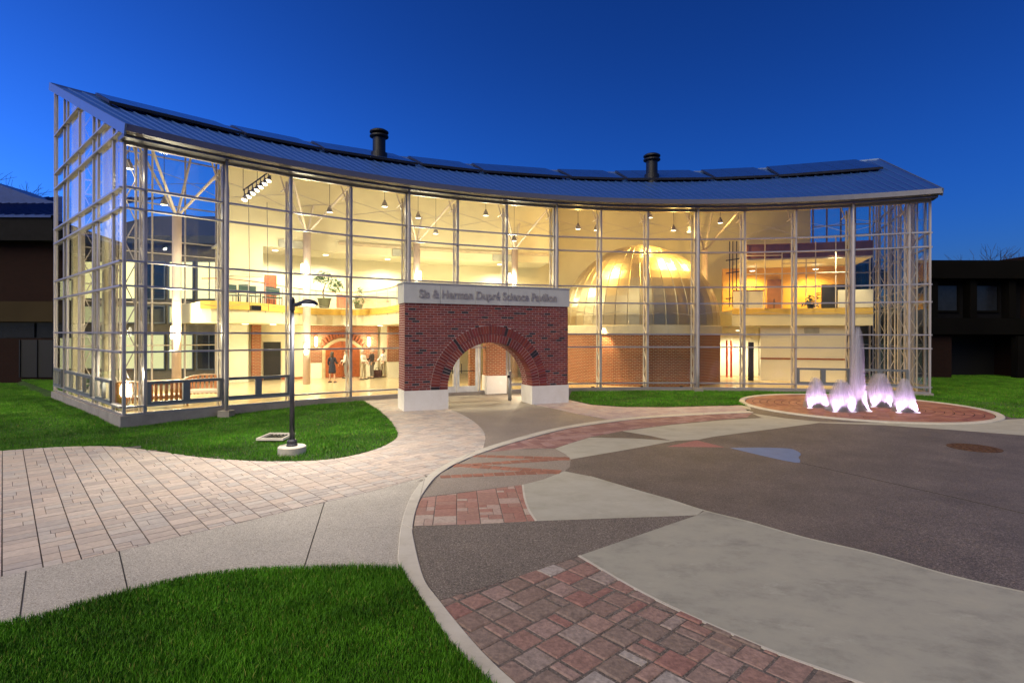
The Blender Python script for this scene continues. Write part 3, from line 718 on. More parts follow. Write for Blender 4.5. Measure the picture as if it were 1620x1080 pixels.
# end walls (left seen from outside, right from inside)
def end_wall(ang, rs, name, side):
    rk = lambda r: roof_z(r)-.30
    zs = ZR+[9.50, 10.22, 12.0]
    reg = ccw([(RF+.02, .06), (RB, .06), (RB, rk(RB)), (RF+.02, rk(RF))])
    frame = lambda r, z, o=0.: P(r, ang+math.degrees(o/ r), z)
    for r in rs:
        MB().beam(frame(r, -.004), frame(r, rk(r)), .08, .14, up=(frame(RB, 0)-frame(RF, 0))).build('end_post', steel, pav)
    for z in zs:
        r0 = RF+.07 if z < rk(RF) else RF+(z-rk(RF))/.4065+.1
        MB().beam(frame(r0, z, -.05*side), frame(RB, z, -.05*side), .15, .062).build('end_rail', rail_m, pav)
    MB().beam(frame(RF, .03), frame(RB, .03), .1, .06).build('end_sill', rail_m, pav)
    zz = [.06]+zs+[15]
    for r0, r1 in zip(rs[:-1], rs[1:]):
        if r1-r0 < .4: continue
        for z0, z1 in zip(zz[:-1], zz[1:]):
            c = clip(reg, [(r0+.03, z0+.03), (r1-.03, z0+.03), (r1-.03, z1-.03), (r0+.03, z1-.03)])
            if len(c) < 3 or abs(area(c)) < .02: continue
            d = (P(1, ang)-P(0, ang)); nx = Vector((d.y, -d.x, 0))*.006; b = MB(); n = len(c)
            b.add([frame(r, z)+nx for r, z in c]+[frame(r, z)-nx for r, z in c], [tuple(range(n)), tuple(range(2*n-1, n-1, -1))]+[(i, n+i, n+(i+1) % n, (i+1) % n) for i in range(n)])
            b.build('end_pane', glass_end, pav)
def r_px(px, ang):
    lo, hi = 28.5, 42.
    for _ in range(40):
        m = (lo+hi)/2; q = P(m, ang, 2.75)
        if PX(q.x, q.y, 2.75)[0] > px: lo = m
        else: hi = m
    return lo
RS_L = [RF+.02]+[r_px(x, AL) for x in (179.5, 155.5, 148, 125.6, 107, 101.6, 86.5)]+[RB]
end_wall(AL, RS_L, 'left', 1)
end_wall(AR, [RF+.02, 29.6, 31.4, 31.75, 33.9, 36.0, 36.35, 38.6, RB], 'right', -1)
# framed dark vents at the foot of the left end wall
for r0, r1, nn in ((RS_L[1], RS_L[2], 2), (RS_L[3], RS_L[5], 4), (RS_L[6], RS_L[8], 3)):
    for j in range(nn):
        a_, b_ = r0+(r1-r0)*j/nn, r0+(r1-r0)*(j+1)/nn
        w = MB()
        for (ra, rb, za, zb) in ((a_, b_, .30, .40), (a_, b_, 1.0, 1.1), (a_, a_+.07, .40, 1.0), (b_-.07, b_, .40, 1.0)):
            w.beam(P((ra+rb)/2, AL-.10, za), P((ra+rb)/2, AL-.10, zb), .1, rb-ra-.004, up=P(1, AL)-P(0, AL))
        w.build('vent_frame', frame_m, pav)
# lattice columns along the end walls
for r in (29.9, 31.9, 33.9, 36.2, 38.4):
    for ang, s_ in ((AL, 1), (AR, -1)):
        b = MB(); a = ang+s_*math.degrees(.25/r)
        for o_ in (0, .32): b.tube([P(r, a+s_*math.degrees(o_/r), 0), P(r, a+s_*math.degrees(o_/r), roof_z(r)-.5)], .04, 6)
        z1 = roof_z(r)-.5; n = int(z1/.7); h = z1/n
        for k in range(n):
            y0, y1 = (0, .32) if k % 2 == 0 else (.32, 0)
            b.tube([P(r, a+s_*math.degrees(y0/r), k*h), P(r, a+s_*math.degrees(y1/r), (k+1)*h)], .02, 5, False)
        b.build('lattice_column', lattice_m, pav)

# roof
ra0, ra1 = AL-.28, AR+.45; r_e, r_r = 28.2, 40.6
def roof_strip(r0, r1, a0, a1, dz0, dz1, m, name, parent, n=60):
    b = MB()
    for i in range(n+1):
        a = a0+(a1-a0)*i/n
        for r, dz in ((r0, dz0), (r0, dz1), (r1, dz1), (r1, dz0)): b.v.append(tuple(P(r, a, roof_z(r)+dz)))
    for i in range(n):
        for j in range(4): q = i*4+j; w = i*4+(j+1) % 4; b.f.append((q, q+4, w+4, w))
    b.f += [(0, 1, 2, 3), (n*4+3, n*4+2, n*4+1, n*4)]
    return b.build(name, m, parent)
roof = roof_strip(r_e, r_r, ra0, ra1, -.06, 0, roof_m, 'roof', pav)
ceil_m = mat('ceiling_deck', (.66, .58, .42), .7, 0, .04)
roof_strip(RF+.1, RB-.02, AL+.1, AR-.1, -.42, -.30, ceil_m, 'ceiling', pav)
NS = 92
for i in range(NS+1):
    a = ra0+.1+(ra1-ra0-.2)*i/NS
    MB().beam(P(r_e+.02, a, roof_z(r_e+.02)+.022), P(r_r-.05, a, roof_z(r_r-.05)+.022), .035, .055).build('roof_seam', seam_m, roof)
# eave gutter, soffit board, rake fascias, ridge cap
gut = MB(); n = 60
prof = [(-.12, .02), (-.16, -.22), (.04, -.27), (.10, -.06)]
gb = MB()
for i in range(n+1):
    a = ra0-.05+(ra1-ra0+.1)*i/n
    for dr, dz in prof: gb.v.append(tuple(P(r_e+dr, a, roof_z(r_e)+dz)))
for i in range(n):
    for j in range(4): q = i*4+j; w = i*4+(j+1) % 4; gb.f.append((q, q+4, w+4, w))
gb.f += [(0, 1, 2, 3), (n*4+3, n*4+2, n*4+1, n*4)]
gb.build('gutter', gutter_m, roof)
arc_slab(r_e+.12, RF+.16, AL-.3, AR+.3, TOP, TOP+.14, gutter_m, 'eave_beam', pav, 60)
for ang, s_ in ((ra0, -1), (ra1, 1)):
    MB().beam(P(r_e-.12, ang+s_*.06, roof_z(r_e-.12)-.12), P(r_r, ang+s_*.06, roof_z(r_r)-.12), .06, .34).build('rake_fascia', fascia_m, roof)
cap = MB()
for i in range(60):
    a = ra0+(ra1-ra0)*i/60; a2 = ra0+(ra1-ra0)*(i+1)/60
    cap.beam(P(r_r, a, roof_z(r_r)-.02), P(r_r, a2, roof_z(r_r)-.02), .16, .14)
cap.build('ridge_cap', fascia_m, roof)
# rafters
for a in ANG:
    b = MB(); b.beam(P(RF+.2, a, roof_z(RF+.2)-.52), P(RB-.1, a, roof_z(RB-.1)-.52), .10, .18); b.build('rafter', lattice_m, pav)
for r in (30.3, 33.2, 36.4):
    b = MB()
    for i in range(len(ANG)-1): b.tube([P(r, ANG[i], roof_z(r)-.72), P(r, ANG[i+1], roof_z(r)-.72)], .05, 6)
    b.build('purlin', lattice_m, pav)

# interior columns with branching struts
for k in (1, 3, 5, 7, 11):
    a = ANG[k]-.3; r = 36.5 if k != 1 else 35.8; q = P(r, a)
    ic = MB().tube([(q.x, q.y, 0), (q.x, q.y, 8.25)], .2, 14).build('interior_column', mat('column_paint', (.56, .45, .40), .55, 0, .05), pav, smooth=True)
    for da, rr in ((-DA*.62, 32.6), (DA*.62, 32.6), (-DA*.5, 39.6), (DA*.5, 39.6)):
        e = P(rr, a+da, roof_z(rr)-.5)
        MB().tube([(q.x, q.y, 8.15), e], .06, 8).build('strut', lattice_m, ic, smooth=True)

# ---- back walls
aW0, aW1 = ang_px(348, RB), ang_px(1282, RB)
a416 = ang_px(416, 37.5); a348 = ang_px(352, 37.5); a890 = ang_px(868, 37.5)
topb = lambda r: roof_z(r)-.42
arc_slab(RB, RB+.2, aW0, aW1, 0, topb(RB), cream, 'back_wall', pav)
arc_slab(37.5, 37.7, a348, a416, 5.75, topb(37.5), cream, 'upper_wall', pav)
arc_slab(37.5, 37.7, a416, a890, 7.45, topb(37.5), cream, 'upper_wall', pav)
arc_slab(37.72, RB-.01, a348, a890, 7.45, 7.55, white_p, 'upper_soffit', pav)
b = MB(); b.beam(P(37.6, a348, 0), P(37.6, a348, topb(37.6)), .22, .3, up=P(1, a348)-P(0, a348)); b.build('wall_pier', cream, pav)
# ledge and vent grilles on the upper wall
arc_slab(37.40, 37.49, ang_px(535, 37.5), a890, 7.9, 8.05, mat('ledge_tan', (.60, .50, .34), .7), 'wall_ledge', pav)  # ledge in a darker tan than the wall
for px in (463, 640, 797):
    b = MB(); quadbox(b, 37.5, ang_px(px, 37.5), -.75, .75, -.08, -.003, 7.46, 7.88)
    g = b.build('vent_grille', mat('grille', (.40, .40, .34), .6), pav)
# balcony
z_b = 4.2
edge_px = [(318, 476.5), (345, 476.5), (380, 478), (420, 481), (460, 485), (500, 488), (540, 489.5), (575, 489.5), (605, 487), (628, 483.5), (645, 480)]
edge = smooth_line([G(x, y, z_b) for x, y in edge_px], 3)
edge += [tuple(P(r, a)[:2]) for r, a in ((32.6, -22), (33.2, -18), (34.0, -13), (35.6, -8.5), (37.4, -6.5))]
e0r, e0a = PA(*edge[0]); back = [tuple(P(RB-.005, a)[:2]) for a in np.linspace(-6.5, e0a, 14)]
bal = MB().prism(ccw(edge+back), 3.26, z_b).build('balcony', cream, pav)
def along(pts, off, z0, z1, w, name, m, parent):
    b = MB()
    for p, q in zip(pts[:-1], pts[1:]):
        d = Vector((q[0]-p[0], q[1]-p[1], 0)); L = d.length; d.normalize(); n_ = Vector((d.y, -d.x, 0))*off
        b.beam(Vector((*p, (z0+z1)/2))+n_, Vector((*q, (z0+z1)/2))+n_+d*.01, w, z1-z0)
    return b.build(name, m, parent)
along(edge, .03, z_b-.34, z_b+.02, .05, 'yellow_band', yellow_p, bal)
along(edge, -.05, z_b+1.02, z_b+1.06, .05, 'hand_rail', redwood, bal)
for zz in (.3, .55, .8): along(edge, -.05, z_b+zz, z_b+zz+.012, .012, 'rail_wire', steel, bal)
acc = 0
for p, q in zip(edge[:-1], edge[1:]):
    acc += math.dist(p, q)
    if acc > 1.1:
        acc = 0; MB().tube([(*p, z_b-.45), (*p, z_b+1.03)], .022, 6).build('rail_post', steel, bal)
# ground floor: brick wall with the arched wooden door, brick pier, dark doorway
def wall_box(px0, px1, z0, z1, r, th, m, name, parent=pav):
    return arc_slab(r-th, r-.003, ang_px(px0, r), ang_px(px1, r), z0, z1, m, name, parent, 6)
bw = wall_box(490, 597, .95, 3.24, RB, .14, brick_wall, 'brick_wall')
wall_box(490, 597, 0, .94, RB, .17, white_p, 'wall_base')
aD = ang_px(541, RB); M = RM(RB-.2, aD)
def arch_poly(w, h, rise, n=14):
    pts = [(-w, 0), (w, 0)]
    for i in range(n+1):
        t = i/n; x = w-2*w*t; pts.append((x, h+rise*(1-(x/w)**2)))
    return pts
stone_m = mat('door_stone', (.46, .36, .20), .7)
b = MB(); plate(b, arch_poly(1.24, 1.85, .62), -.06, .02, M); dr = b.build('arched_surround', stone_m, pav)
for s_ in (-1, 1):
    b = MB(); pts = [(0, .02), (s_*1.03, .02)]
    for i in range(9):
        x = s_*1.03*(1-i/8); pts.append((x, 1.72+.56*(1-(x/1.03)**2)))
    pts = [(x+s_*.012, z) for x, z in pts]
    plate(b, pts, -.11, -.065, M); dl = b.build('door_leaf', redwood, dr)
    b = MB(); b.box((s_*.12, -.14, 1.05), (.03, .05, .3), M); b.build('door_handle', dark_m, dl)
for i in range(17):                         # fan of bricks over the door
    x_ = -1.2+2.4*i/16; sl_ = 2*.62*x_/1.24**2; nn_ = math.hypot(sl_, 1); t = math.atan2(sl_, 1); c = Vector((x_+sl_/nn_*.22, 0, 1.86+.62*(1-(x_/1.24)**2)+.22/nn_))
    MM = M @ Matrix.Translation(c) @ Matrix.Rotation(t, 4, 'Y')
    MB().box((0, .0, .0), (.105, .1, .36), MM).build('arch_brick', mat('fan_brick', (.30, .085, .035), .8, 0, .2, 5., rand=.3), bw)
wall_box(397, 412, .25, 3.24, RB-.3, .25, brick_wall, 'brick_pier')
wall_box(417, 444, .0, 2.25, RB-.02, .06, black_m, 'dark_doorway')  # solid black panel, the recess's darkness is put into its colour
wall_box(352, 392, 0, 3.24, RB-.25, .2, white_p, 'wall_panel')
wall_box(612, 640, 1.0, 3.24, RB-1.5, .3, brick_wall, 'brick_pier'); wall_box(612, 640, 0, .98, RB-1.5, .33, white_p, 'wall_base')
for p0, p1 in ((445, 489), (413, 416)): wall_box(p0, p1, 0.0, .12, RB, .02, redwood, 'skirting')
# mezzanine door
wall_box(418, 437, 4.2, 6.2, RB, .06, redwood, 'upper_door')

# ---- left rear glazing (open to the evening behind)
aG = np.linspace(AL+1.2, aW0-.3, 5)
for a in aG: MB().beam(P(RB, a, 0), P(RB, a, topb(RB)), .08, .14, up=P(1, a)-P(0, a)).build('rear_post', lattice_m, pav)
for z in ZR+[9.5, 10.2, 12.0]:
    MB().beam(P(RB-.06, aG[0], z), P(RB-.06, aG[-1], z), .1, .055).build('rear_rail', lattice_m, pav)
for a0, a1 in zip(aG[:-1], aG[1:]):
    MB().beam(P(RB+.05, a0+.15, 7), P(RB+.05, a1-.15, 7), .012, 13.6).build('rear_pane', glass, pav)
aH = np.linspace(aW1+.2, AR-.3, 5)
rear_brown = mat('brown_steel', (.30, .20, .14), .5, .2)
for a in aH: MB().beam(P(RB, a, 0), P(RB, a, topb(RB)), .09, .14, up=P(1, a)-P(0, a)).build('rear_post', rear_brown, pav)
for z in ZR+[9.5, 10.2, 12.0]: MB().beam(P(RB-.06, aH[0], z), P(RB-.06, aH[-1], z), .1, .055).build('rear_rail', lattice_m, pav)
for a0, a1 in zip(aH[:-1], aH[1:]): MB().beam(P(RB+.05, a0+.1, 7), P(RB+.05, a1-.1, 7), .012, 13.6).build('rear_pane', glass, pav)

# ---- right-hand rooms
rM = 34.0
a0m, a1m = ang_px(1158, rM), ang_px(1381, rM)
mez = arc_slab(rM, RB-.02, a0m, a1m, 3.3, 4.22, cream, 'mezzanine', pav)
arc_slab(rM-.04, rM-.003, a0m, a1m, 3.95, 4.30, yellow_p, 'yellow_band', mez)
arc_slab(rM-.02, rM+.1, ang_px(1160, rM), ang_px(1207, rM), 4.33, 5.35, white_p, 'parapet_panel', mez)
arc_slab(rM-.02, rM+.1, ang_px(1326, rM), a1m, 4.33, 5.35, white_p, 'parapet_panel', mez)
arc_slab(rM-.03, rM+.11, ang_px(1159, rM), ang_px(1209, rM), 5.36, 5.42, redwood, 'parapet_cap', mez)
wall_r = arc_slab(rM+.5, rM+.7, ang_px(1203, rM+.5), ang_px(1340, rM+.5), 0, 3.29, white_p, 'lower_wall', pav)
arc_slab(rM+.46, rM+.497, ang_px(1203, rM+.5), ang_px(1338, rM+.5), 1.28, 1.36, redwood, 'wall_rail', wall_r)
b = MB(); quadbox(b, rM+.5, ang_px(1284, rM+.5), -.4, .4, -.05, -.003, 2.85, 3.15); b.build('vent_grille', mat('grille', (.40, .40, .34), .6), wall_r)
b = MB(); quadbox(b, rM+.2, ang_px(1188, rM+.2), -.14, .14, -.1, .1, 0, 2.3); b.build('dark_column', dark_m, pav)
for px in (1150, 1157):
    b = MB(); q = P(36.5, ang_px(px, 36.5)); b.tube([(q.x, q.y, 0), (q.x, q.y, 2.4)], .07, 8); b.build('red_post', mat('red_paint', (.5, .06, .02), .5), pav)
rb_ = arc_slab(38.2, 38.4, ang_px(1143, 38.2), ang_px(1345, 38.2), 4.22, 7.2, ochre, 'room_wall', pav)
arc_slab(38.1, 38.3, ang_px(1120, 38.1), ang_px(1200, 38.1), 0, 3.28, white_p, 'hall_wall', pav)
arc_slab(rM+.1, 38.2, ang_px(1180, rM), a1m, 7.2, 7.3, white_p, 'room_ceiling', pav)
arc_slab(rM+.05, rM+.25, ang_px(1180, rM), a1m, 7.3, 8.1, maroon, 'bulkhead', pav)
arc_slab(rM+.0, rM+.04, ang_px(1180, rM), a1m, 8.1, 8.14, redwood, 'bulkhead_cap', pav)
scr = MB()
for px, z0, z1 in ((1180, 4.3, 8.4), (1196, 5.4, 7.0), (1210, 4.3, 8.6), (1237, 4.3, 7.6), (1275, 5.0, 7.2), (1290, 4.3, 8.2), (1322, 4.3, 8.5)):
    q = P(rM-.1, ang_px(px, rM-.1)); scr.tube([(q.x, q.y, z0), (q.x, q.y, z1)], .03, 6)
for p0, p1, z in ((1180, 1237, 7.45), (1237, 1290, 6.95), (1290, 1342, 7.6), (1180, 1342, 6.35)):
    scr.tube([P(rM-.1, ang_px(p0, rM-.1), z), P(rM-.1, ang_px(p1, rM-.1), z)], .03, 6)
scr.build('screen_frame', lattice_m, mez)
for p0, p1, z0, z1, m in ((1214, 1236, 4.3, 6.4, maroon), (1218, 1234, 4.3, 5.1, dark_m), (1300, 1325, 4.3, 6.0, dark_m), (1325, 1342, 5.3, 6.0, dark_m)):
    arc_slab(38.0, 38.19, ang_px(p0, 38), ang_px(p1, 38), z0, z1, m, 'wall_cabinet', rb_, 2)
# outside-corner stairs frame left of the room
st = MB()
for px in (1154, 1159, 1165, 1171, 1176):
    q = P(35.5, ang_px(px, 35.5)); st.tube([(q.x, q.y, 4.5), (q.x, q.y, 8.6)], .03, 6)
for z in (5.0, 6.6, 7.4): st.tube([P(35.5, ang_px(1148, 35.5), z), P(35.5, ang_px(1180, 35.5), z+.15)], .035, 6)
st.build('rail_screen', dark_m, mez)
# balcony guard wall and cabinets on the far right ground floor


# ---- entrance doors in the facade behind the portal
def P2M(p, d):                              # frame with x along d
    n_ = Vector((-d.y, d.x, 0)); return Matrix.Translation(p) @ Matrix(((d.x, n_.x, 0, 0), (d.y, n_.y, 0, 0), (0, 0, 1, 0), (0, 0, 0, 1)))
white_metal = mat('white_metal', (.62, .66, .70), .4, .1)
def door_leaf(name, px0, px1, parent, hinge):
    q0, q1 = P(RF-.05, ang_px(px0, RF-.05)), P(RF-.05, ang_px(px1, RF-.05)); d = (q1-q0).normalized(); w = (q1-q0).length; M = P2M(q0, d)
    b = MB()
    for xa, xb, za, zb in ((0, .12, 0, 2.2), (w-.12, w, 0, 2.2), (.12, w-.12, 2.06, 2.2), (.12, w-.12, 0, .28)):
        b.box(((xa+xb)/2, 0, (za+zb)/2+.01), (xb-xa-.002, .06, zb-za), M)
    o = b.build(name, white_metal, parent)
    MB().box((w/2, 0, 1.17), (w-.24, .012, 1.76), M).build('door_pane', glass, o)
    b = MB(); hx = w-.2 if hinge else .2
    b.tube([M @ Vector((hx, -.08, .9)), M @ Vector((hx, -.08, 1.35))], .02, 6); b.build('door_handle', dark_m, o)
    b = MB(); b.tube([M @ Vector((.12, .06, 1.0)), M @ Vector((w-.12, .06, 1.0))], .02, 6); b.build('push_bar', dark_m, o)
dfr = MB()
q0, q1 = P(RF-.05, ang_px(684, RF)), P(RF-.05, ang_px(757, RF)); d = (q1-q0).normalized(); w = (q1-q0).length; M = P2M(q0, d)
dfr.box((w/2, .02, 2.27), (w+.1, .1, .1), M); dfr.box((-.04, .02, 1.15), (.08, .1, 2.3), M); dfr.box((w+.04, .02, 1.15), (.08, .1, 2.3), M)
dfo = dfr.build('entrance_doors', white_metal, pav)
door_leaf('door_leaf', 685, 722, dfo, True); door_leaf('door_leaf', 723, 756, dfo, False)
# brick pier between the doors with white base, and the side light to its right
arc_slab(RF-.35, RF+.3, ang_px(767, RF), ang_px(797, RF), .78, 3.6, brick_wall, 'door_pier', pav, 3)
arc_slab(RF-.39, RF+.34, ang_px(766, RF), ang_px(798, RF), -.1, .77, base_white, 'pier_base', pav, 3)
b = MB()
for px in (800, 806, 834): b.beam(P(RF-.03, ang_px(px, RF), 0), P(RF-.03, ang_px(px, RF), 2.9), .07, .09)
b.beam(P(RF-.03, ang_px(800, RF), .32), P(RF-.03, ang_px(834, RF), .32), .06, .08); b.beam(P(RF-.03, ang_px(800, RF), 2.35), P(RF-.03, ang_px(834, RF), 2.35), .06, .08)
b.build('side_light', steel, pav)
MB().beam(P(RF, ang_px(807, RF), 1.2), P(RF, ang_px(833, RF), 1.2), .012, 2.2).build('side_pane', glass, pav)
arc_slab(RF+2.2, RF+2.5, ang_px(745, RF+2), ang_px(760, RF+2), .0, 2.6, brick_wall, 'inner_pier', pav, 3)

# ================================================================== DOME
DC, DR = (7.75, 33.2), 4.65
dome = thing('planetarium_dome', 'golden metal dome on a round red brick drum behind the glass', 'dome', (*DC, 0))
b = MB(); b.uv = []; n = 72
for i in range(n+1):
    t = 2*math.pi*i/n
    for z in (0, 2.78): b.v.append((DC[0]+DR*math.cos(t), DC[1]+DR*math.sin(t), z)); b.uv.append((t*DR, z))
for i in range(n): b.f.append((i*2, i*2+2, i*2+3, i*2+1))
b.build('drum', brick_wall, dome)
b = MB(); b.lathe([(DR+.03, 2.78), (DR+.10, 2.80), (DR+.10, 3.22), (DR-.05, 3.28), (DR-.4, 3.28)], (*DC, 0), 72); b.build('collar', collar_m, dome, smooth=False)
NG = 44; gore = MB(); da_ = 2*math.pi/NG; m_ = 14
Hd = 4.87
for i in range(m_+1):
    t = (math.pi/2)*i/m_*.985
    r = (DR+.0)*math.cos(t); z = 3.26+Hd*math.sin(t)
    for s_, rr in ((-.5, r), (-.455, r+.018), (.455, r+.018), (.5, r)):
        gore.v.append((rr*math.cos(s_*da_), rr*math.sin(s_*da_), z))
for i in range(m_):
    for j in range(3): q = i*4+j; gore.f.append((q, q+1, q+5, q+4))
gm = gore.mesh('dome_panel', bronze)
for k in range(NG):
    obj('dome_panel', gm, dome, Matrix.Translation((*DC, 0)) @ Matrix.Rotation(k*da_, 4, 'Z'))
MB().lathe([(.35, 8.10), (.3, 8.16), (0, 8.19)], (*DC, 0), 20).build('dome_cap', bronze, dome)

# ================================================================== ENTRANCE PORTAL
pA, pB = Vector((*G(640, 650), 0)), Vector((*G(898, 636), 0))
pu = (pB-pA); PW = pu.length; pu.normalize(); PM = P2M(pA, pu)
portal = thing('entrance_portal', 'red brick entrance arch with white stone bases and lettered grey band', 'gateway', (pA+pB)/2+Vector((0, 0, ZG)))
PD, Z0, Z1, ZT = 1.02, .62, 3.90, 4.63
PIER = 1.66; cxp = PW/2; RI = PW/2-PIER; RO = RI+.66
# core with the arch cut out
pts = [(0.01, Z0), (PIER+.02, Z0)]
pts += [(cxp-(RI+.02)*math.cos(math.pi*i/32), Z0+(RI+.02)*math.sin(math.pi*i/32)) for i in range(33)]
pts += [(PW-.01, Z0), (PW-.01, Z1), (.01, Z1)]
b = MB(); h = len(pts)
left = [(0.01, Z0)]+[(cxp-(RI+.02)*math.cos(math.pi*i/32), Z0+(RI+.02)*math.sin(math.pi*i/32)) for i in range(17)]+[(cxp, Z1), (.01, Z1)]
right = [(PW-p[0], p[1]) for p in left]
plate(b, left, .003, PD-.012, PM); plate(b, right, .003, PD-.012, PM)
core = b.build('mortar_core', mortar_m, portal)
unit = MB(); cb = .06
vs_ = [(-.5, .5, -.5), (.5, .5, -.5), (.5, .5, .5), (-.5, .5, .5), (-.5, -.42, -.5), (.5, -.42, -.5), (.5, -.42, .5), (-.5, -.42, .5), (-.485, -.5, -.44), (.485, -.5, -.44), (.485, -.5, .44), (-.485, -.5, .44)]
unit.add(vs_, [(0, 1, 2, 3)[::-1], (4, 5, 9, 8), (5, 6, 10, 9), (6, 7, 11, 10), (7, 4, 8, 11), (8, 9, 10, 11), (0, 1, 5, 4), (1, 2, 6, 5), (2, 3, 7, 6), (3, 0, 4, 7)])
um = unit.mesh('brick', brick_pal)
CH, BL = (Z1-Z0)/36, PW/25
bricks = []
for r in range(36):
    za, zb = Z0+r*CH, Z0+(r+1)*CH; zm = (za+zb)/2; x = -BL/2 if r % 2 else 0.
    hw = math.sqrt(max(0, (RO+.012)**2-(zm-Z0)**2))
    while x < PW-.01:
        xa, xb = max(x, 0), min(x+BL, PW); x += BL
        parts = [(xa, xb)] if hw == 0 else [(xa, min(xb, cxp-hw)), (max(xa, cxp+hw), xb)]
        for p0, p1 in parts:
            if p1-p0 > .04: bricks.append((p0+.007, p1-.007, za+.0075, zb-.0075))
rd = random.Random(4); order = sorted(bricks, key=lambda q: -(q[1]-q[0])+rd.random()*.02)
rest = MB()
for i, (xa, xb, za, zb) in enumerate(order):
    MM = PM @ Matrix.Translation(((xa+xb)/2, .045+rd.uniform(-.004, .003), (za+zb)/2)) @ Matrix.Diagonal((xb-xa, .1, zb-za, 1))
    if i < 300: obj('brick', um, portal, MM)
    else: rest.add([MM @ Vector(v) for v in unit.v], unit.f)
rest.build('brickwork', brick_pal, portal, kind='stuff')
for r0, r1, n, y0, y1 in ((RI, RI+.32, 52, -.02, .5), (RI+.33, RO, 62, -.03, .2)):
    vo = MB(); hd = math.pi/n/2*.86
    plate(vo, [(r0*math.cos(-hd), r0*math.sin(-hd)), (r1*math.cos(-hd), r1*math.sin(-hd)), (r1*math.cos(hd), r1*math.sin(hd)), (r0*math.cos(hd), r0*math.sin(hd))], y0, y1, Matrix.Identity(4))
    vm = vo.mesh('arch_brick', brick_pal)
    for k in range(n):
        obj('arch_brick', vm, portal, PM @ Matrix.Translation((cxp, rd.uniform(-.003, .003), Z0)) @ Matrix.Rotation(-(math.pi*(k+.5)/n), 4, 'Y'))
b = MB(); ar = []
for i in range(40):
    for rr_ in (RI+.012, RO-.012):
        for y_ in (-.014, .006): ar.append(PM @ Vector((cxp-rr_*math.cos(math.pi*i/39), y_, Z0+.01+rr_*math.sin(math.pi*i/39))))
b.add(ar, [(i*4, i*4+2, i*4+6, i*4+4) for i in range(39)]+[(i*4+2, i*4+3, i*4+7, i*4+6) for i in range(39)])
b.build('arch_mortar', mortar_m, portal)
# brick sides and vault
def uvquads(name, quads, m, parent):
    b = MB(); b.uv = []
    for q in quads:
        o = len(b.v)
        for p, uv in q: b.v.append(tuple(PM @ Vector(p))); b.uv.append(uv)
        b.f.append((o, o+1, o+2, o+3))
    return b.build(name, m, parent)
for x in (-.003, PW+.003):
    uvquads('side_brickwork', [[((x, .0, Z0), (0, Z0)), ((x, PD, Z0), (PD, Z0)), ((x, PD, Z1), (PD, Z1)), ((x, 0, Z1), (0, Z1))]], brick_deep, portal)
uvquads('back_brickwork', [[((x0, PD+.002, z0), (x0, z0)), ((x1, PD+.002, z0), (x1, z0)), ((x1, PD+.002, z1), (x1, z1)), ((x0, PD+.002, z1), (x0, z1))] for x0, x1, z0, z1 in ((0, PIER, Z0, Z1), (PW-PIER, PW, Z0, Z1), (PIER, PW-PIER, Z0+RI+.05, Z1))], brick_deep, portal)
qs = []
for i in range(24):
    t0, t1 = math.pi*i/24, math.pi*(i+1)/24; rr = RI+.004
    g = lambda t, y: ((cxp-rr*math.cos(t), y, Z0+rr*math.sin(t)), (y, t*rr))
    qs.append([g(t0, .5), g(t0, PD), g(t1, PD), g(t1, .5)])
uvquads('vault_brickwork', qs, brick_deep, portal)
for x0, x1 in ((-.03, PIER+.02), (PW-PIER-.02, PW+.03)):
    b = MB(); b.box(((x0+x1)/2, PD/2, (Z0+ZG-.06)/2), (x1-x0, PD+.08, Z0-ZG+.06-.004), PM); b.build('stone_base', base_white, portal)
for i in range(5):
    x0, x1 = -.05+(PW+.1)*i/5, -.05+(PW+.1)*(i+1)/5
    b = MB(); b.box(((x0+x1)/2, PD/2, (Z1+ZT)/2), (x1-x0-.01, PD+.10, ZT-Z1-.004), PM); b.build('sign_stone', sign_m, portal)
b = MB(); b.box((PW/2, PD/2, ZT+.03), (PW+.16, PD+.16, .05), PM); b.build('coping', sign_m, portal)
def u_at(px, z):
    lo, hi = -1., PW+1
    for _ in range(40):
        m = (lo+hi)/2; q = PM @ Vector((m, -.06, z))
        if PX(q.x, q.y, q.z)[0] < px: lo = m
        else: hi = m
    return lo
def text_mesh(txt, width, extr, m):
    cu = bpy.data.curves.new('t', 'FONT'); cu.body = txt; cu.extrude = extr; cu.size = 1; cu.offset = .018
    o = bpy.data.objects.new('t', cu); col.objects.link(o)
    dg = bpy.context.evaluated_depsgraph_get(); me = bpy.data.meshes.new_from_object(o.evaluated_get(dg))
    bpy.data.objects.remove(o); co = np.array([v.co for v in me.vertices]); w = co[:, 0].max()-co[:, 0].min(); x0 = co[:, 0].min()
    s = width/w; me.materials.clear(); me.materials.append(m)
    return me, s, x0
ua, ub = u_at(663, 4.25), u_at(880.5, 4.25)
tm, ts, tx = text_mesh('Sis & Herman Dupr\u00e9 Science Pavilion', ub-ua, .03, letter_m)
TM = PM @ Matrix(((ts, 0, 0, ua-tx*ts), (0, 0, -1, -.055), (0, ts*1.12, 0, 4.12), (0, 0, 0, 1)))
tm.transform(TM)
obj('lettering', tm, portal)

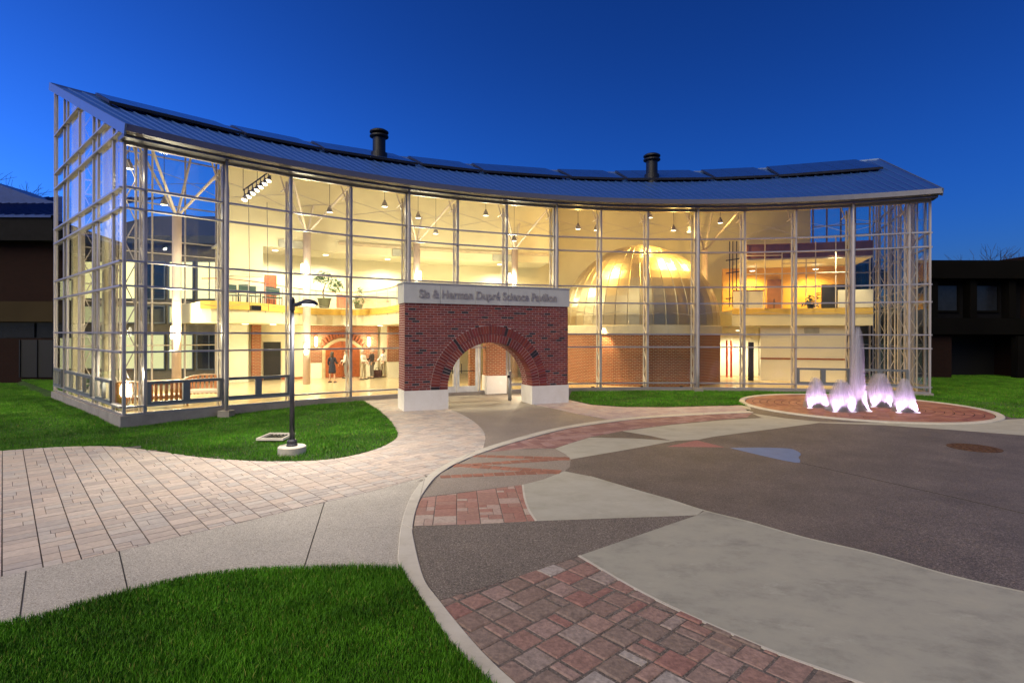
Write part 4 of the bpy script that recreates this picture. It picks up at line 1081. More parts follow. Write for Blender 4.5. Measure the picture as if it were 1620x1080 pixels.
# push-button post, path light
q = Vector((*G(806.5, 633), 0))
pp = thing('button_post', 'slim grey push button post standing under the brick arch', 'post', (q.x, q.y, ZG))
MB().tube([(q.x, q.y, ZG), (q.x, q.y, 1.08)], .085, 12).build('post_shaft', mat('grey_post', (.36, .37, .38), .4, .4), pp, smooth=True)
MB().lathe([(.086, 1.08), (.07, 1.14), (0, 1.17)], (q.x, q.y, 0), 12).build('post_cap', mat('grey_post', (.36, .37, .38)), pp)
MB().lathe([(0, 0), (.06, .0), (.06, .03), (0, .03)], (0, 0, 0), 12).build('push_plate', dark_m, pp)
bpy.data.objects[pp.children[-1].name].matrix_basis = Matrix.Translation((q.x-.05, q.y-.075, .92)) @ Matrix.Rotation(R_(90), 4, 'X')
q = Vector((*G(829.5, 627), 0))
pl = thing('path_light', 'small black path light with white bulb at the right pier', 'lamp', (q.x, q.y, ZG))
MB().tube([(q.x, q.y, ZG), (q.x, q.y, .72)], .03, 8).build('stake', dark_m, pl)
MB().lathe([(.0, .72), (.07, .74), (.08, .82), (.05, .9), (0, .92)], (q.x, q.y, 0), 10).build('bulb', emit_mat('bulb_white', (1, .86, .62), 14), pl)
point_light('path_light_lamp', (q.x, q.y-.12, .8), 30, (1, .84, .6), .06)

# ================================================================== LAMPS
WARM = (1, .88, .58)
bulb_m = emit_mat('lamp_face', (1, .86, .60), 9); cup_m = mat('lamp_cup', (.20, .19, .18), .35, .6)
_pm = MB().lathe([(.0, .34), (.05, .34), (.06, .26), (.10, .22), (.15, .02), (.16, 0), (.14, .01)], (0, 0, 0), 14).mesh('housing', cup_m, True)
_bm = MB().lathe([(0, .02), (.14, .02)], (0, 0, 0), 14).mesh('lamp_face', bulb_m)
ORD = ['first', 'second', 'third', 'fourth', 'fifth', 'sixth', 'seventh', 'eighth', 'ninth', 'tenth', 'eleventh', 'twelfth', 'thirteenth', 'fourteenth', 'fifteenth', 'sixteenth']
pend = [(203, 262, 30.2, 60), (259, 320, 33, 90), (521, 332, 33, 150), (608, 323, 31.5, 120), (661, 341, 33, 130), (689, 366, 33.5, 130), (768, 337, 31.5, 130), (813, 377, 33.5, 150), (914, 358, 31.5, 120), (943, 360, 31.5, 120), (1028, 340, 33, 140), (1065, 360, 31, 120), (1090, 362, 31, 120), (1139, 348, 33, 150)]
GOLD = (1, .60, .15)
for i, (px, py, r, w) in enumerate(pend):
    a = ang_px(px, r); q = P(r, a); z = CAM_Z+(HOR-py)*q.y/F_PX
    t = thing('pendant_lamp', f'{ORD[i]} bell shaped pendant lamp from the left under the glass pavilion roof', 'lamp', (q.x, q.y, z-.16), 'pendant lamps inside the pavilion')
    Mx = Matrix.Translation((q.x, q.y, z-.16))
    obj('housing', _pm, t, Mx); obj('lamp_face', _bm, t, Mx)
    MB().tube([(q.x, q.y, z+.16), (q.x, q.y, roof_z(r)-.6)], .012, 4).build('stem', dark_m, t)
    point_light('pendant_light', (q.x, q.y, z-.28), w*(2.0 if px < 880 else 1.6), WARM if px < 880 else GOLD, .16, 'SPOT', (q.x, q.y, 0), 150, .8)
    point_light('pendant_glow', (q.x, q.y, z-.34), w*(.10 if px < 880 else .16), WARM if px < 880 else GOLD, .14)
    if px in (914, 943, 1065, 1090, 1139): point_light('wall_washer', (q.x, q.y, z+.1), w*2.6, GOLD, .1, 'SPOT', P(RB, a+(0 if px < 1100 else 3), 9.0), 95, .9)
# track of spotlights
tr0, tr1 = P(31.2, ang_px(385, 31.2)), P(33.0, ang_px(425, 33))
for i in range(7):
    t_ = i/6; px = 386+38*t_; py = 318-30*t_; r = 31.5; a = ang_px(px, r); q = P(r, a); z = CAM_Z+(HOR-py)*q.y/F_PX
    t = thing('track_spotlight', f'{ORD[i]} black spotlight counted up the slanted lighting bar', 'lamp', (q.x, q.y, z), 'spotlights on the slanted bar')
    Mx = Matrix.Translation((q.x, q.y, z)) @ Matrix.Rotation(R_(-25), 4, 'X') @ Matrix.Scale(.85, 4)
    obj('housing', MB().lathe([(.0, .36), (.08, .36), (.10, .2), (.13, .02), (.12, .01)], (0, 0, 0), 12).mesh('housing', dark_m, True), t, Mx); obj('lamp_face', _bm, t, Mx)
    MB().tube([(q.x, q.y, z+.25), (q.x, q.y, z+.45)], .02, 5).build('yoke', dark_m, t)
    if i % 3 == 1: point_light('spot_lamp', (q.x, q.y-.05, z-.15), 260, WARM, .1, 'SPOT', P(37, a+2, 3), 100, .8)
q0, q1 = P(31.5, ang_px(384, 31.5)), P(31.5, ang_px(428, 31.5))
lb = thing('lighting_bar', 'slanted black lighting bar hung from the roof by rods', 'bar', (q0.x, q0.y, 10.0))
za = CAM_Z+(HOR-318)*q0.y/F_PX+.42; zb = CAM_Z+(HOR-286)*q1.y/F_PX+.42
MB().tube([(q0.x, q0.y, za), (q1.x, q1.y, zb)], .03, 6).build('bar', dark_m, lb)
for q, z in ((q0, za), ((q0+q1)/2, (za+zb)/2)): MB().tube([(q.x, q.y, z), (q.x, q.y, roof_z(31.5)-.4)], .012, 4).build('rod', dark_m, lb)
# recessed ceiling lights
dl_m = emit_mat('downlight_face', (1, .88, .66), 7)
_dm = MB().lathe([(0, 0), (.14, 0), (.16, .012), (.16, .02)], (0, 0, 0), 14).mesh('lamp_face', dl_m)
cnt = 0
NMD = ['by the balcony end', 'near the brick pier', 'before the dark doorway', 'left of the arched door', 'over the arched door', 'right of the arched door', 'next to the portal', 'added behind the glass entrance doors']
for px, r in ((352, 37.2), (388, 37.5), (432, 37.6), (484, 38), (550, 38.5), (601, 38.2), (640, 35), (735, 34.2)):  # the last one is added to spill light out at the entrance
    q = P(r, ang_px(px, r), 3.24)
    obj('ceiling_light', _dm, None, Matrix.Translation(q-Vector((0, 0, .012))), f'round recessed light in the soffit under the balcony, {NMD[cnt]}', 'light', 'lights under the balcony'); cnt += 1
    point_light('soffit_light', q-Vector((0, 0, .12)), 27, (1, .91, .66), .12, 'SPOT', (q.x, q.y, 0), 165, .7)
cnt = 0
NMU = ['leftmost of four', 'above the tall potted tree', 'above the small plants', 'rightmost of four']
for px, r in ((435, 38.8), (515, 39), (613, 39), (790, 39)):
    q = P(r, ang_px(px, r), 7.44)
    obj('upper_light', _dm, None, Matrix.Translation(q-Vector((0, 0, .012))), f'round recessed light in the upper soffit, {NMU[cnt]}', 'light', 'lights in the upper soffit'); cnt += 1
    point_light('upper_soffit_light', q-Vector((0, 0, .15)), 150, (1, .92, .68), .15, 'SPOT', (q.x, q.y, 0), 160, .7)
# wall and column sconces
_sm = MB().lathe([(.05, -.3), (.09, -.2), (.09, .2), (.05, .3), (0, .3)], (0, 0, 0), 12).mesh('shade', emit_mat('sconce_glow', (1, .82, .55), 16))
_sb = MB().box((0, .07, 0), (.12, .08, .12)).mesh('bracket', dark_m)
for px, py, r, nm, w in ((500, 541, 40.1, 'left of the arched wooden door', 14), (583.5, 541, 40.1, 'right of the arched wooden door', 14), (484, 553, 36.2, 'on the front of the grey column', 25), (273, 527, 35.4, 'on the column at the left end', 190), (478, 427, 36.3, 'high on the left side of the column', 50), (664, 437, 36.2, 'above the left end of the sign', 50), (806, 440, 36.2, 'above the right half of the sign', 50)):
    a = ang_px(px, r); q = P(r, a); z = CAM_Z+(HOR-py)*q.y/F_PX
    t = thing('wall_sconce', f'glowing upright wall light {nm}', 'lamp', (q.x, q.y, z), 'glowing wall lights')
    Mx = RM(r, a, z); obj('shade', _sm, t, Mx); obj('bracket', _sb, t, Mx)
    point_light('sconce_light', P(r-.25, a, z), w*1.3, WARM, .12)
# general room light from the other fixtures of the hall (right hand side)
for px, r, z, w, c in ((1168, 36.3, 3.0, 260, (1, .85, .55)), (1190, 37.2, 6.9, 130, (1, .68, .25)), (1290, 37, 6.9, 150, (1, .66, .22)), (1325, 33.2, 8.3, 330, (1, .8, .45))):
    q = P(r, ang_px(px, r), z)
    nm = {1168: 'in the white passage beside the dome', 1190: 'in the left of the ochre upper room', 1290: 'in the right of the ochre upper room', 1325: 'aimed at the white wall below the upper room'}[px]
    obj('room_light', _dm, None, Matrix.Translation(q), f'small bright ceiling light {nm}', 'light', 'lights at the right end')
    tgt = (q.x, q.y, 0) if px != 1325 else P(34.4, ang_px(1325, 34.4), 2.6)
    point_light('room_lamp', q-Vector((0, 0, .1)), w, c, .12, 'SPOT', tgt, 165 if px != 1325 else 70, .7)
# floor spots washing the drum and accent spots on the dome
for px, nm in ((938, 'left'), (1016, 'middle'), (1078, 'right')):
    a = ang_px(px, 29.35); q = P(29.35, a, .06)
    t = thing('floor_uplight', f'small floor uplight in front of the brick drum, {nm} one', 'lamp', (q.x, q.y, 0), 'uplights at the drum')
    MB().lathe([(0, 0), (.08, 0), (.09, .06), (.07, .07), (0, .06)], (q.x, q.y, 0), 12).build('can', dark_m, t)
for px, r, z, tgt, w, c, sz in ((952, 30.5, 3.2, (5.4, 29.6, .3), 130, (1, .66, .3), 60), (1085, 30.2, 3.2, (10.2, 29.6, .8), 150, (1, .66, .3), 60), (955, 30.2, 9.0, (5.6, 31.0, 6.2), 110, (1, .74, .28), 50), (1092, 30.2, 9.0, (9.9, 32.6, 7.2), 130, (1, .74, .28), 50)):
    q = P(r, ang_px(px, r), z)
    point_light('dome_spot', q, w, c, .08, 'SPOT', tgt, sz, .6)

# street lamp on the lawn
q = Vector((*G(462, 712, -.05), 0))
sl = thing('street_lamp', 'dark pole lamp with curved head on a round concrete footing in the lawn', 'street lamp', (q.x, q.y, ZG))
navy = mat('lamp_post_paint', (.05, .052, .065), .35, .5)
MB().lathe([(.32, -.25), (.32, .13), (.30, .15), (0, .15)], (q.x, q.y, ZG+.03), 32).build('footing', kerb_m, sl)
z0 = ZG+.18; zt = 3.42
MB().lathe([(.13, 0), (.13, .03), (.115, .05), (.115, .12), (.085, .16), (.0, .16)], (q.x, q.y, z0), 16).build('base_collar', navy, sl)
MB().tube([(q.x, q.y, z0+.1), (q.x, q.y, 1.2), (q.x, q.y, zt)], [.062, .054, .04], 14).build('pole', navy, sl, smooth=True)
MB().lathe([(.06, zt-.12), (.06, zt+.14), (.03, zt+.2), (0, zt+.2)], (q.x, q.y, 0), 12).build('finial', navy, sl)
hd = MB(); ax = Vector((.97, -.2, 0)).normalized(); sdv = Vector((-ax.y, ax.x, 0))
secs = [(0, .05, .05, 0), (.12, .05, .06, .01), (.25, .09, .06, .05), (.38, .13, .075, .08), (.5, .14, .075, .07), (.6, .11, .06, .045), (.66, .05, .03, .02)]
for s_, wd, ht, dz in secs:
    c = q+ax*s_+Vector((0, 0, zt+dz))
    for k in range(10):
        t_ = 2*math.pi*k/10; hd.v.append(tuple(c+sdv*wd*math.cos(t_)+Vector((0, 0, ht*max(-.55, math.sin(t_))))))
for i in range(len(secs)-1):
    for k in range(10): hd.f.append((i*10+k, i*10+(k+1) % 10, (i+1)*10+(k+1) % 10, (i+1)*10+k))
hd.f += [tuple(range(9, -1, -1)), tuple(range(60, 70))]
ho = hd.build('lamp_head', navy, sl, smooth=True)
lm = MB(); c = q+ax*.44+Vector((0, 0, zt+.025))
lm.add([c+ax*dx+sdv*dy+Vector((0, 0, -.0)) for dx, dy in ((-.13, -.09), (.13, -.08), (.13, .08), (-.13, .09))]+[c+ax*dx+sdv*dy+Vector((0, 0, -.03)) for dx, dy in ((-.1, -.07), (.1, -.06), (.1, .06), (-.1, .07))], [(3, 2, 1, 0), (4, 5, 6, 7)][::1]+[(0, 1, 5, 4), (1, 2, 6, 5), (2, 3, 7, 6), (3, 0, 4, 7)])
lm.build('lens', emit_mat('street_lens', (1, .95, .85), 12), ho)
point_light('street_lamp_light', c+Vector((0, 0, -.12)), 165, (1, .91, .78), .12, 'SPOT', (c.x, c.y, -1), 150, .6)
# drain frame in the lawn and manhole in the plaza
g0 = [G(*p) for p in ((410, 694), (438, 690), (466, 690), (440, 697))]
c = Vector((*G(437, 693), 0))
dg_ = thing('lawn_drain', 'square drain with pale frame set in the lawn beside the lamp', 'drain', (c.x, c.y, ZG))
b = MB()
for x0, x1, y0, y1 in ((-.36, .36, -.42, -.36), (-.36, .36, .36, .42), (-.36, -.30, -.36, .36), (.30, .36, -.36, .36)):
    b.box(((x0+x1)/2+c.x, (y0+y1)/2+c.y, ZG+.05), (x1-x0-.002, y1-y0-.002, .06))
b.build('frame', kerb_m, dg_)
for k in range(6): MB().box((c.x-.25+k*.1, c.y, ZG+.035), (.03, .71, .03)).build('grate_bar', dark_m, dg_)
MB().box((c.x, c.y, ZG+.008), (.59, .71, .02)).build('pit', black_m, dg_)
c = Vector((*G(1541, 708), 0))
mh = thing('manhole_cover', 'round rusty manhole cover set in the dark plaza paving', 'manhole', (c.x, c.y, ZG))
rust = mat('rusty_iron', (.13, .065, .03), .7, .4, .4, 10.)
MB().lathe([(.56, -.02), (.56, .008), (.48, .009), (.48, .002), (0, .002)], (c.x, c.y, ZG), 32).build('ring', rust, mh)
for r, n in ((.15, 6), (.28, 10), (.40, 14)):
    for k in range(n):
        t_ = 2*math.pi*k/n; MB().box((c.x+r*math.cos(t_), c.y+r*math.sin(t_), ZG+.006), (.06, .06, .014)).build('stud', rust, mh)

# ================================================================== FOUNTAIN
FZ = ZG+.022
fo = thing('fountain_basin', 'round brick paved splash fountain with a pale concrete rim', 'fountain', (*FC, FZ))
MB().lathe([(FR-.24, -.05), (FR-.24, .0), (FR-.22, .02), (FR-.02, .02), (FR, 0), (FR, -.1)], (*FC, FZ), 72).build('rim', kerb_m, fo)
MB().lathe([(FR-.23, -.02), (0, -.02)], (*FC, FZ), 48).build('bed', bed_m, fo)

MB().lathe([(FR-.02, -.03), (FR+.5, -.03)], (*FC, FZ), 64).build('surround', slab_l, fo)
pcs = []; rr = .5
while rr < FR-.27:
    r1 = min(rr+.27, FR-.25); n = max(8, int(2*math.pi*(rr+.13)/.42)); off = random.random()
    for k in range(n):
        t0 = 2*math.pi*(k+off)/n+.012/rr/2; t1 = 2*math.pi*(k+1+off)/n-.012/rr/2
        poly = [(FC[0]+r_*math.cos(t_), FC[1]+r_*math.sin(t_)) for r_, t_ in ((rr+.012, t0), (r1, t0), (r1, (t0+t1)/2), (r1, t1), (rr+.012, t1), (rr+.012, (t0+t1)/2))]
        pcs.append(ccw(poly))
    rr += .28
pcs.sort(key=lambda p: p[0][1]); rest = MB()
for i, p in enumerate(pcs):
    if i < 300: MB().prism(p, FZ-.03, FZ-.002+random.uniform(-.003, .003), .008).build('paver', pav_fount, fo)
    else: rest.prism(p, FZ-.03, FZ-.002, .008)
rest.build('paver_field', pav_fount, fo, kind='stuff')
def water_mat():
    m = bpy.data.materials.new('foaming_water'); m.use_nodes = True; nt = m.node_tree; nt.nodes.clear()
    o = N(nt, 'ShaderNodeOutputMaterial'); d = N(nt, 'ShaderNodeBsdfTranslucent'); d.inputs[0].default_value = (.92, .93, .97, 1)
    df = N(nt, 'ShaderNodeBsdfDiffuse'); df.inputs[0].default_value = (.92, .93, .97, 1)
    t = N(nt, 'ShaderNodeBsdfTransparent'); m1 = N(nt, 'ShaderNodeMixShader'); m2 = N(nt, 'ShaderNodeMixShader')
    nt.links.new(d.outputs[0], m1.inputs[1]); nt.links.new(df.outputs[0], m1.inputs[2])
    m2.inputs[0].default_value = .3; nt.links.new(t.outputs[0], m2.inputs[1]); nt.links.new(m1.outputs[0], m2.inputs[2])
    nt.links.new(m2.outputs[0], o.inputs[0]); return m
def mist_mat():
    m = bpy.data.materials.new('water_mist'); m.use_nodes = True; nt = m.node_tree; nt.nodes.clear()
    o = N(nt, 'ShaderNodeOutputMaterial'); v = N(nt, 'ShaderNodeVolumePrincipled'); v.inputs['Color'].default_value = (.97, .94, 1, 1); v.inputs['Density'].default_value = 2.3; v.inputs['Anisotropy'].default_value = .2
    nt.links.new(v.outputs[0], o.inputs['Volume']); return m
mist_m = mist_mat()
water_m = water_mat(); vio = (.90, .57, 1.)
lens_m = emit_mat('fountain_lens', (.92, .78, 1), 2.2)
jets = [(1356, 650, 515, .16, 'tall central water jet of the fountain', 60), (1291, 645, 596, .42, 'leftmost low water jet of the fountain', 70), (1331, 651, 600, .50, 'low water jet just left of the tall jet', 70), (1391, 643, 590, .55, 'broad low water jet right of the tall jet', 70), (1431, 652, 598, .38, 'rightmost low water jet of the fountain', 70)]
for j, (px, py, pt, spread, lab, ns) in enumerate(jets):
    x, y = G(px, py); H_ = (py-pt)*y/F_PX
    t = thing('water_jet', lab, 'water jet', (x, y, ZG), 'fountain jets')
    rj = random.Random(j); b = MB()
    for s_ in range(ns):
        th = rj.uniform(0, 2*math.pi); hh = H_*(rj.uniform(.3, 1.0)**.5); sp = spread*rj.uniform(.05, 1.0); pts = []
        T = rj.uniform(.86, 1.0)
        for k in range(13):
            u = 2*T*k/12; z = hh*(1-(1-u)**2)
            rad = sp*(.10+.90*(u/2)**1.8) if j else sp*(.2+1.5*(u/2)**2.2)
            pts.append((x+rad*math.cos(th), y+rad*math.sin(th), max(ZG, ZG+z)))
        b.tube(pts, [.004+.005*k/12 for k in range(13)], 3, False)
    b.tube([(x, y, ZG), (x, y, ZG+H_*.5), (x, y, ZG+H_*.97)], [.03, .028, .012], 8)
    b.build('spray', water_m, t)
    prof = [(spread*1.02, 0), (spread*.96, .12), (spread*.84, .35), (spread*.68, .60), (spread*.52, .80), (spread*.34, .93), (spread*.15, .99), (.0, 1.0)] if j else [(.36, 0), (.28, .1), (.23, .4), (.20, .75), (.14, .92), (.06, .98), (0, 1.0)]
    MB().lathe([(r_*1.12, z_*H_) for r_, z_ in prof], (x, y, ZG+.01), 24).build('mist', mist_m, t, smooth=True)
    MB().lathe([(.05, 0), (.12, 0), (.12, .03), (.05, .035)], (x, y, ZG), 12).build('nozzle', dark_m, t)
    for s_ in (-1, 1):
        lx, ly = x+s_*.34, y-.18
        MB().lathe([(.0, .03), (.09, .03), (.11, .0)], (lx, ly, ZG+.004), 14).build('lens', lens_m, t)
        point_light('fountain_light', (lx, ly, ZG+.06), 38 if j else 95, vio, .05, 'SPOT', (x, y, ZG+(.9 if j else 2.2)), 95 if j else 60, .6)

# ================================================================== ROOFTOP
ranges = [(150, 362), (369, 487), (494, 640), (650, 742), (748, 880), (887, 968), (975, 1108), (1114, 1208), (1214, 1374)]
for i, (p0, p1) in enumerate(ranges):
    a0, a1 = ang_px(p0, 38.4), ang_px(p1, 38.4)
    rl, ru = 35.3, 40.35
    lo0, lo1 = P(rl, a0, roof_z(rl)+.22), P(rl, a1, roof_z(rl)+.22)
    w = (lo1-lo0).length; d = (lo1-lo0).normalized(); mid = (lo0+lo1)/2; am = (a0+a1)/2
    up = (P(ru, am, roof_z(ru)+.15)-P(rl, am, roof_z(rl)+.22)); L = up.length; up.normalize(); nr = d.cross(up).normalized()
    M = Matrix(((d.x, up.x, nr.x, mid.x), (d.y, up.y, nr.y, mid.y), (d.z, up.z, nr.z, mid.z), (0, 0, 0, 1)))
    t = thing('solar_array', f'{ORD[i]} dark solar panel array from the left along the roof ridge', 'solar panels', mid, 'solar arrays on the roof')
    n = max(3, round(w/1.05)); mw = w/n
    for k in range(n):
        for j in range(2):
            MB().box((-w/2+mw*(k+.5), L*(j+.5)/2, .02), (mw-.02, L/2-.02, .04), M).build('solar_module', solar_m, t)
    b = MB()
    b.box((0, -.03, -.03), (w+.1, .05, .12), M); b.box((0, L+.02, -.03), (w+.1, .04, .1), M)
    for s_ in (-1, 1): b.box((s_*(w/2+.03), L/2, -.03), (.05, L, .1), M)
    b.build('mounting_frame', solar_fr, t)
    b = MB()
    for k in range(n+1):
        for yy in (.3, L-.3): b.box((-w/2+mw*k*.98+.05, yy, -.12), (.05, .05, .2), M)
    b.build('support_legs', solar_fr, t)
for (px, py, lab) in ((599, 247, 'round black roof exhaust vent left of the sign'), (1030.5, 281, 'round black roof exhaust vent over the dome')):
    best = min(np.arange(33, 40.4, .05), key=lambda r: abs(PX(*P(r, ang_px(px, r), roof_z(r)+.25))[1]-py))
    r = float(best); q = P(r, ang_px(px, r), roof_z(r))
    t = thing('roof_vent', lab, 'roof vent', q, 'exhaust vents on the roof')
    MB().lathe([(.46, -.2), (.46, .42), (.36, .46), (.36, 1.38)], q, 24).build('stack', dark_m, t, smooth=False)
    for z in (1.28, 1.52): MB().lathe([(0, z), (.44, z), (.53, z+.05), (.53, z+.12), (.40, z+.2), (0, z+.22)], q, 24).build('hood', dark_m, t)

# ================================================================== FURNITURE AND PLANTS
wick = mat('wicker', (.42, .16, .05), .6, 0, .3, 14., .5, 50.)
cush = mat('cushion', (.70, .60, .52), .85, 0, .08)
def wicker_seat(name, label, px0, px1, r, wdt, facing=0.):
    a = ang_px((px0+px1)/2, r); t = thing(name, label, 'seat', P(r, a)); M = RM(r, a) @ Matrix.Rotation(facing, 4, 'Z')
    b = MB(); n = 14                         # curved slatted back, bowed toward the facade
    for i in range(n):
        t0 = math.pi*(i+.5)/n; x = -wdt/2*math.cos(t0); y = -.42*math.sin(t0)
        b.box((x, y, .56+.06*math.sin(t0)), (wdt/n*.86, .04, .66+.12*math.sin(t0)), M)
    b.build('backrest', wick, t)
    rail = [M @ Vector((-wdt/2*math.cos(math.pi*i/16), -.42*math.sin(math.pi*i/16), .9+.13*math.sin(math.pi*i/16))) for i in range(17)]
    MB().tube(rail, .03, 6).build('top_rail', mat('wicker_trim', (.55, .36, .22), .5), t)
    pts = [(-wdt/2*math.cos(math.pi*i/12)*.95, -.38*math.sin(math.pi*i/12)) for i in range(13)]+[(wdt/2*.95, .35), (-wdt/2*.95, .35)]
    b = MB(); b.prism(pts, .34, .46, .02); b.v = [tuple(M @ Vector(v)) for v in b.v]; b.build('seat', cush, t)
    for x in (-wdt/2*.9, wdt/2*.9):
        for y in (-.1, .32): MB().tube([M @ Vector((x, y, 0)), M @ Vector((x, y, .36))], .03, 6).build('leg', wick, t)
    return t
q = P(30.3, ang_px(200, 30.3)); t = thing('table_lamp', 'glowing white table lamp in the left corner of the glass', 'lamp', q)
MB().lathe([(0, 0), (.25, 0), (.25, .04), (.05, .06), (.05, .5), (.0, .5)], q, 14).build('stand', MATS['cushion'], t)
MB().lathe([(.16, .5), (.2, .6), (.19, .85), (.12, .98), (0, 1.0)], q, 14).build('shade', emit_mat('table_lamp_glow', (1, .85, .6), 7), t)
point_light('table_lamp_light', q+Vector((0, 0, 1.25)), 60, WARM, .15)
# cream piers inside the left end wall
for r_ in ((RS_L[2]+RS_L[3])/2, (RS_L[5]+RS_L[6])/2):
    a_ = AL+math.degrees(.32/r_); MB().beam(P(r_, a_, 0), P(r_, a_, roof_z(r_)-.5), .22, .36, up=P(1, AL)-P(0, AL)).build('end_pier', cream, pav)
wicker_seat('wicker_bench', 'curved wicker bench with its slatted back to the left glass front', 240, 286, 30.4, 1.5)
wicker_seat('wicker_armchair', 'wicker armchair in the corner beside the left end glass', 196, 216, 30.6, .85, -.6)
wicker_seat('wicker_sofa', 'low wicker sofa with pale cushions behind the low window', 306, 345, 31.6, 1.5, 2.6)
def chair(M, t, m):
    MB().box((0, 0, .45), (.44, .44, .05), M).build('seat', m, t); MB().box((0, .21, .78), (.42, .035, .42), M).build('backrest', m, t)
    for x in (-.19, .19):
        MB().tube([M @ Vector((x, .21, 0)), M @ Vector((x, .21, .6))], .018, 5).build('leg', dark_m, t); MB().tube([M @ Vector((x, -.19, 0)), M @ Vector((x, -.19, .45))], .018, 5).build('leg', dark_m, t)
teal = mat('dark_teal_fabric', (.03, .06, .05), .8)
for i, (px, r, rot, nm) in enumerate(((371, 36.2, 0.3, 'leftmost on the balcony'), (384, 36.0, 3.0, 'second from the left on the balcony'), (401, 36.2, .2, 'in the middle of the balcony group'), (424, 36.6, 3.4, 'in front of the red balcony door'), (438, 36.8, .1, 'rightmost of the balcony group'))):
    a = ang_px(px, r); M = RM(r, a, z_b) @ Matrix.Rotation(rot, 4, 'Z')
    t = thing('cafe_chair', f'dark cafe chair {nm}', 'chair', P(r, a, z_b), 'cafe chairs on the balcony'); chair(M, t, teal)
for px, r, nm in ((377, 36.8, 'at the left of the balcony chairs'), (412, 37.0, 'between the balcony chairs')):
    q = P(r, ang_px(px, r), z_b); t = thing('cafe_table', f'round dark cafe table {nm}', 'table', q, 'cafe tables on the balcony')
    MB().lathe([(0, .70), (.45, .70), (.45, .74), (0, .74)], q, 20).build('table_top', dark_m, t); MB().tube([q, q+Vector((0, 0, .7))], .035, 8).build('pedestal', dark_m, t)
leaf_m = mat('leaf', (.06, .13, .025), .5, 0, .3, 4., rand=.35)
def leaf_cloud(b, c, rad, n, size, seed):
    rg = random.Random(seed)
    for _ in range(n):
        while True:
            v = Vector((rg.uniform(-1, 1), rg.uniform(-1, 1), rg.uniform(-1, 1)))
            if .15 < v.length < 1: break
        p = Vector(c)+Vector((v.x*rad[0], v.y*rad[1], v.z*rad[2])); d = Vector((rg.uniform(-1, 1), rg.uniform(-1, 1), rg.uniform(-.9, .3))).normalized(); s = size*rg.uniform(.6, 1.3)
        sd = d.cross(Vector((0, 0, 1))); sd = sd.normalized() if sd.length > .01 else Vector((1, 0, 0)); nn = sd.cross(d)*.12*s
        b.add([p, p+d*s*.5+sd*s*.22+nn, p+d*s, p+d*s*.5-sd*s*.22+nn], [(0, 1, 2), (0, 2, 3)])
pot_g = mat('green_pot', (.10, .10, .05), .6); terra = mat('terracotta', (.45, .17, .09), .7)
q = P(37.4, ang_px(513, 37.4), z_b); t = thing('potted_tree', 'tall leaning potted fig tree in a dark green pot on the balcony', 'plant', q)
MB().lathe([(0, 0), (.26, 0), (.36, .5), (.39, .5), (.39, .56), (.33, .56), (.3, .5), (0, .5)], q, 18).build('pot', pot_g, t)
MB().tube([q+Vector((0, 0, .4)), q+Vector((-.08, 0, .9)), q+Vector((.05, 0, 1.35)), q+Vector((.3, 0, 1.55))], [.05, .04, .03, .015], 7).build('trunk', mat('bark', (.12, .08, .05), .9), t)
b = MB(); leaf_cloud(b, q+Vector((-.15, 0, 1.75)), (.6, .45, .35), 260, .2, 1); leaf_cloud(b, q+Vector((.62, 0, 1.35)), (.42, .35, .42), 170, .2, 2); b.build('foliage', leaf_m, t, kind='stuff')
q = P(37.0, ang_px(567, 37), z_b); t = thing('small_plant', 'small bushy plant in a low pot on the balcony near a post', 'plant', q)
MB().lathe([(0, 0), (.2, 0), (.25, .22), (.2, .22), (0, .2)], q, 14).build('pot', pot_g, t)
b = MB(); leaf_cloud(b, q+Vector((0, 0, .5)), (.38, .3, .3), 130, .18, 3); leaf_cloud(b, q+Vector((.05, 0, 1.05)), (.16, .14, .2), 50, .15, 4); b.build('foliage', leaf_m, t, kind='stuff')
MB().tube([q+Vector((0, 0, .2)), q+Vector((.04, 0, 1.0))], [.025, .012], 6).build('stem', MATS['bark'], t)
q = P(37.2, ang_px(544, 37.2), z_b); t = thing('terracotta_armchair', 'terracotta armchair between the two balcony plants', 'chair', q)
M = RM(37.2, ang_px(544, 37.2), z_b)
MB().box((0, 0, .22), (.7, .7, .4), M).build('seat', terra, t); MB().box((0, .3, .6), (.7, .14, .4), M).build('backrest', terra, t)
for s_ in (-1, 1): MB().box((s_*.31, -.03, .5), (.1, .6, .18), M).build('armrest', terra, t)
q = P(37.3, ang_px(590, 37.3), z_b); M = RM(37.3, ang_px(590, 37.3), z_b); t = thing('balcony_sofa', 'long beige sofa on the balcony left of the sign', 'sofa', q)
beige = mat('beige_fabric', (.62, .47, .30), .85)
MB().box((0, 0, .22), (1.8, .8, .4), M).build('seat', beige, t); MB().box((0, .34, .6), (1.8, .16, .4), M).build('backrest', beige, t)
for s_ in (-1, 1): MB().box((s_*.93, -.03, .33), (.1, .7, .5), M).build('armrest', beige, t)
q = P(33.9, ang_px(1288, 33.9), 4.3); t = thing('desk_plant', 'dark spiky plant at the edge of the ochre upper room', 'plant', q)
MB().lathe([(0, 0), (.16, 0), (.2, .25), (0, .23)], q+Vector((0, .4, 0)), 12).build('pot', dark_m, t)
b = MB(); leaf_cloud(b, q+Vector((0, .4, .55)), (.3, .25, .4), 50, .35, 6); b.build('foliage', mat('dark_leaf', (.02, .035, .015), .5), t, kind='stuff')
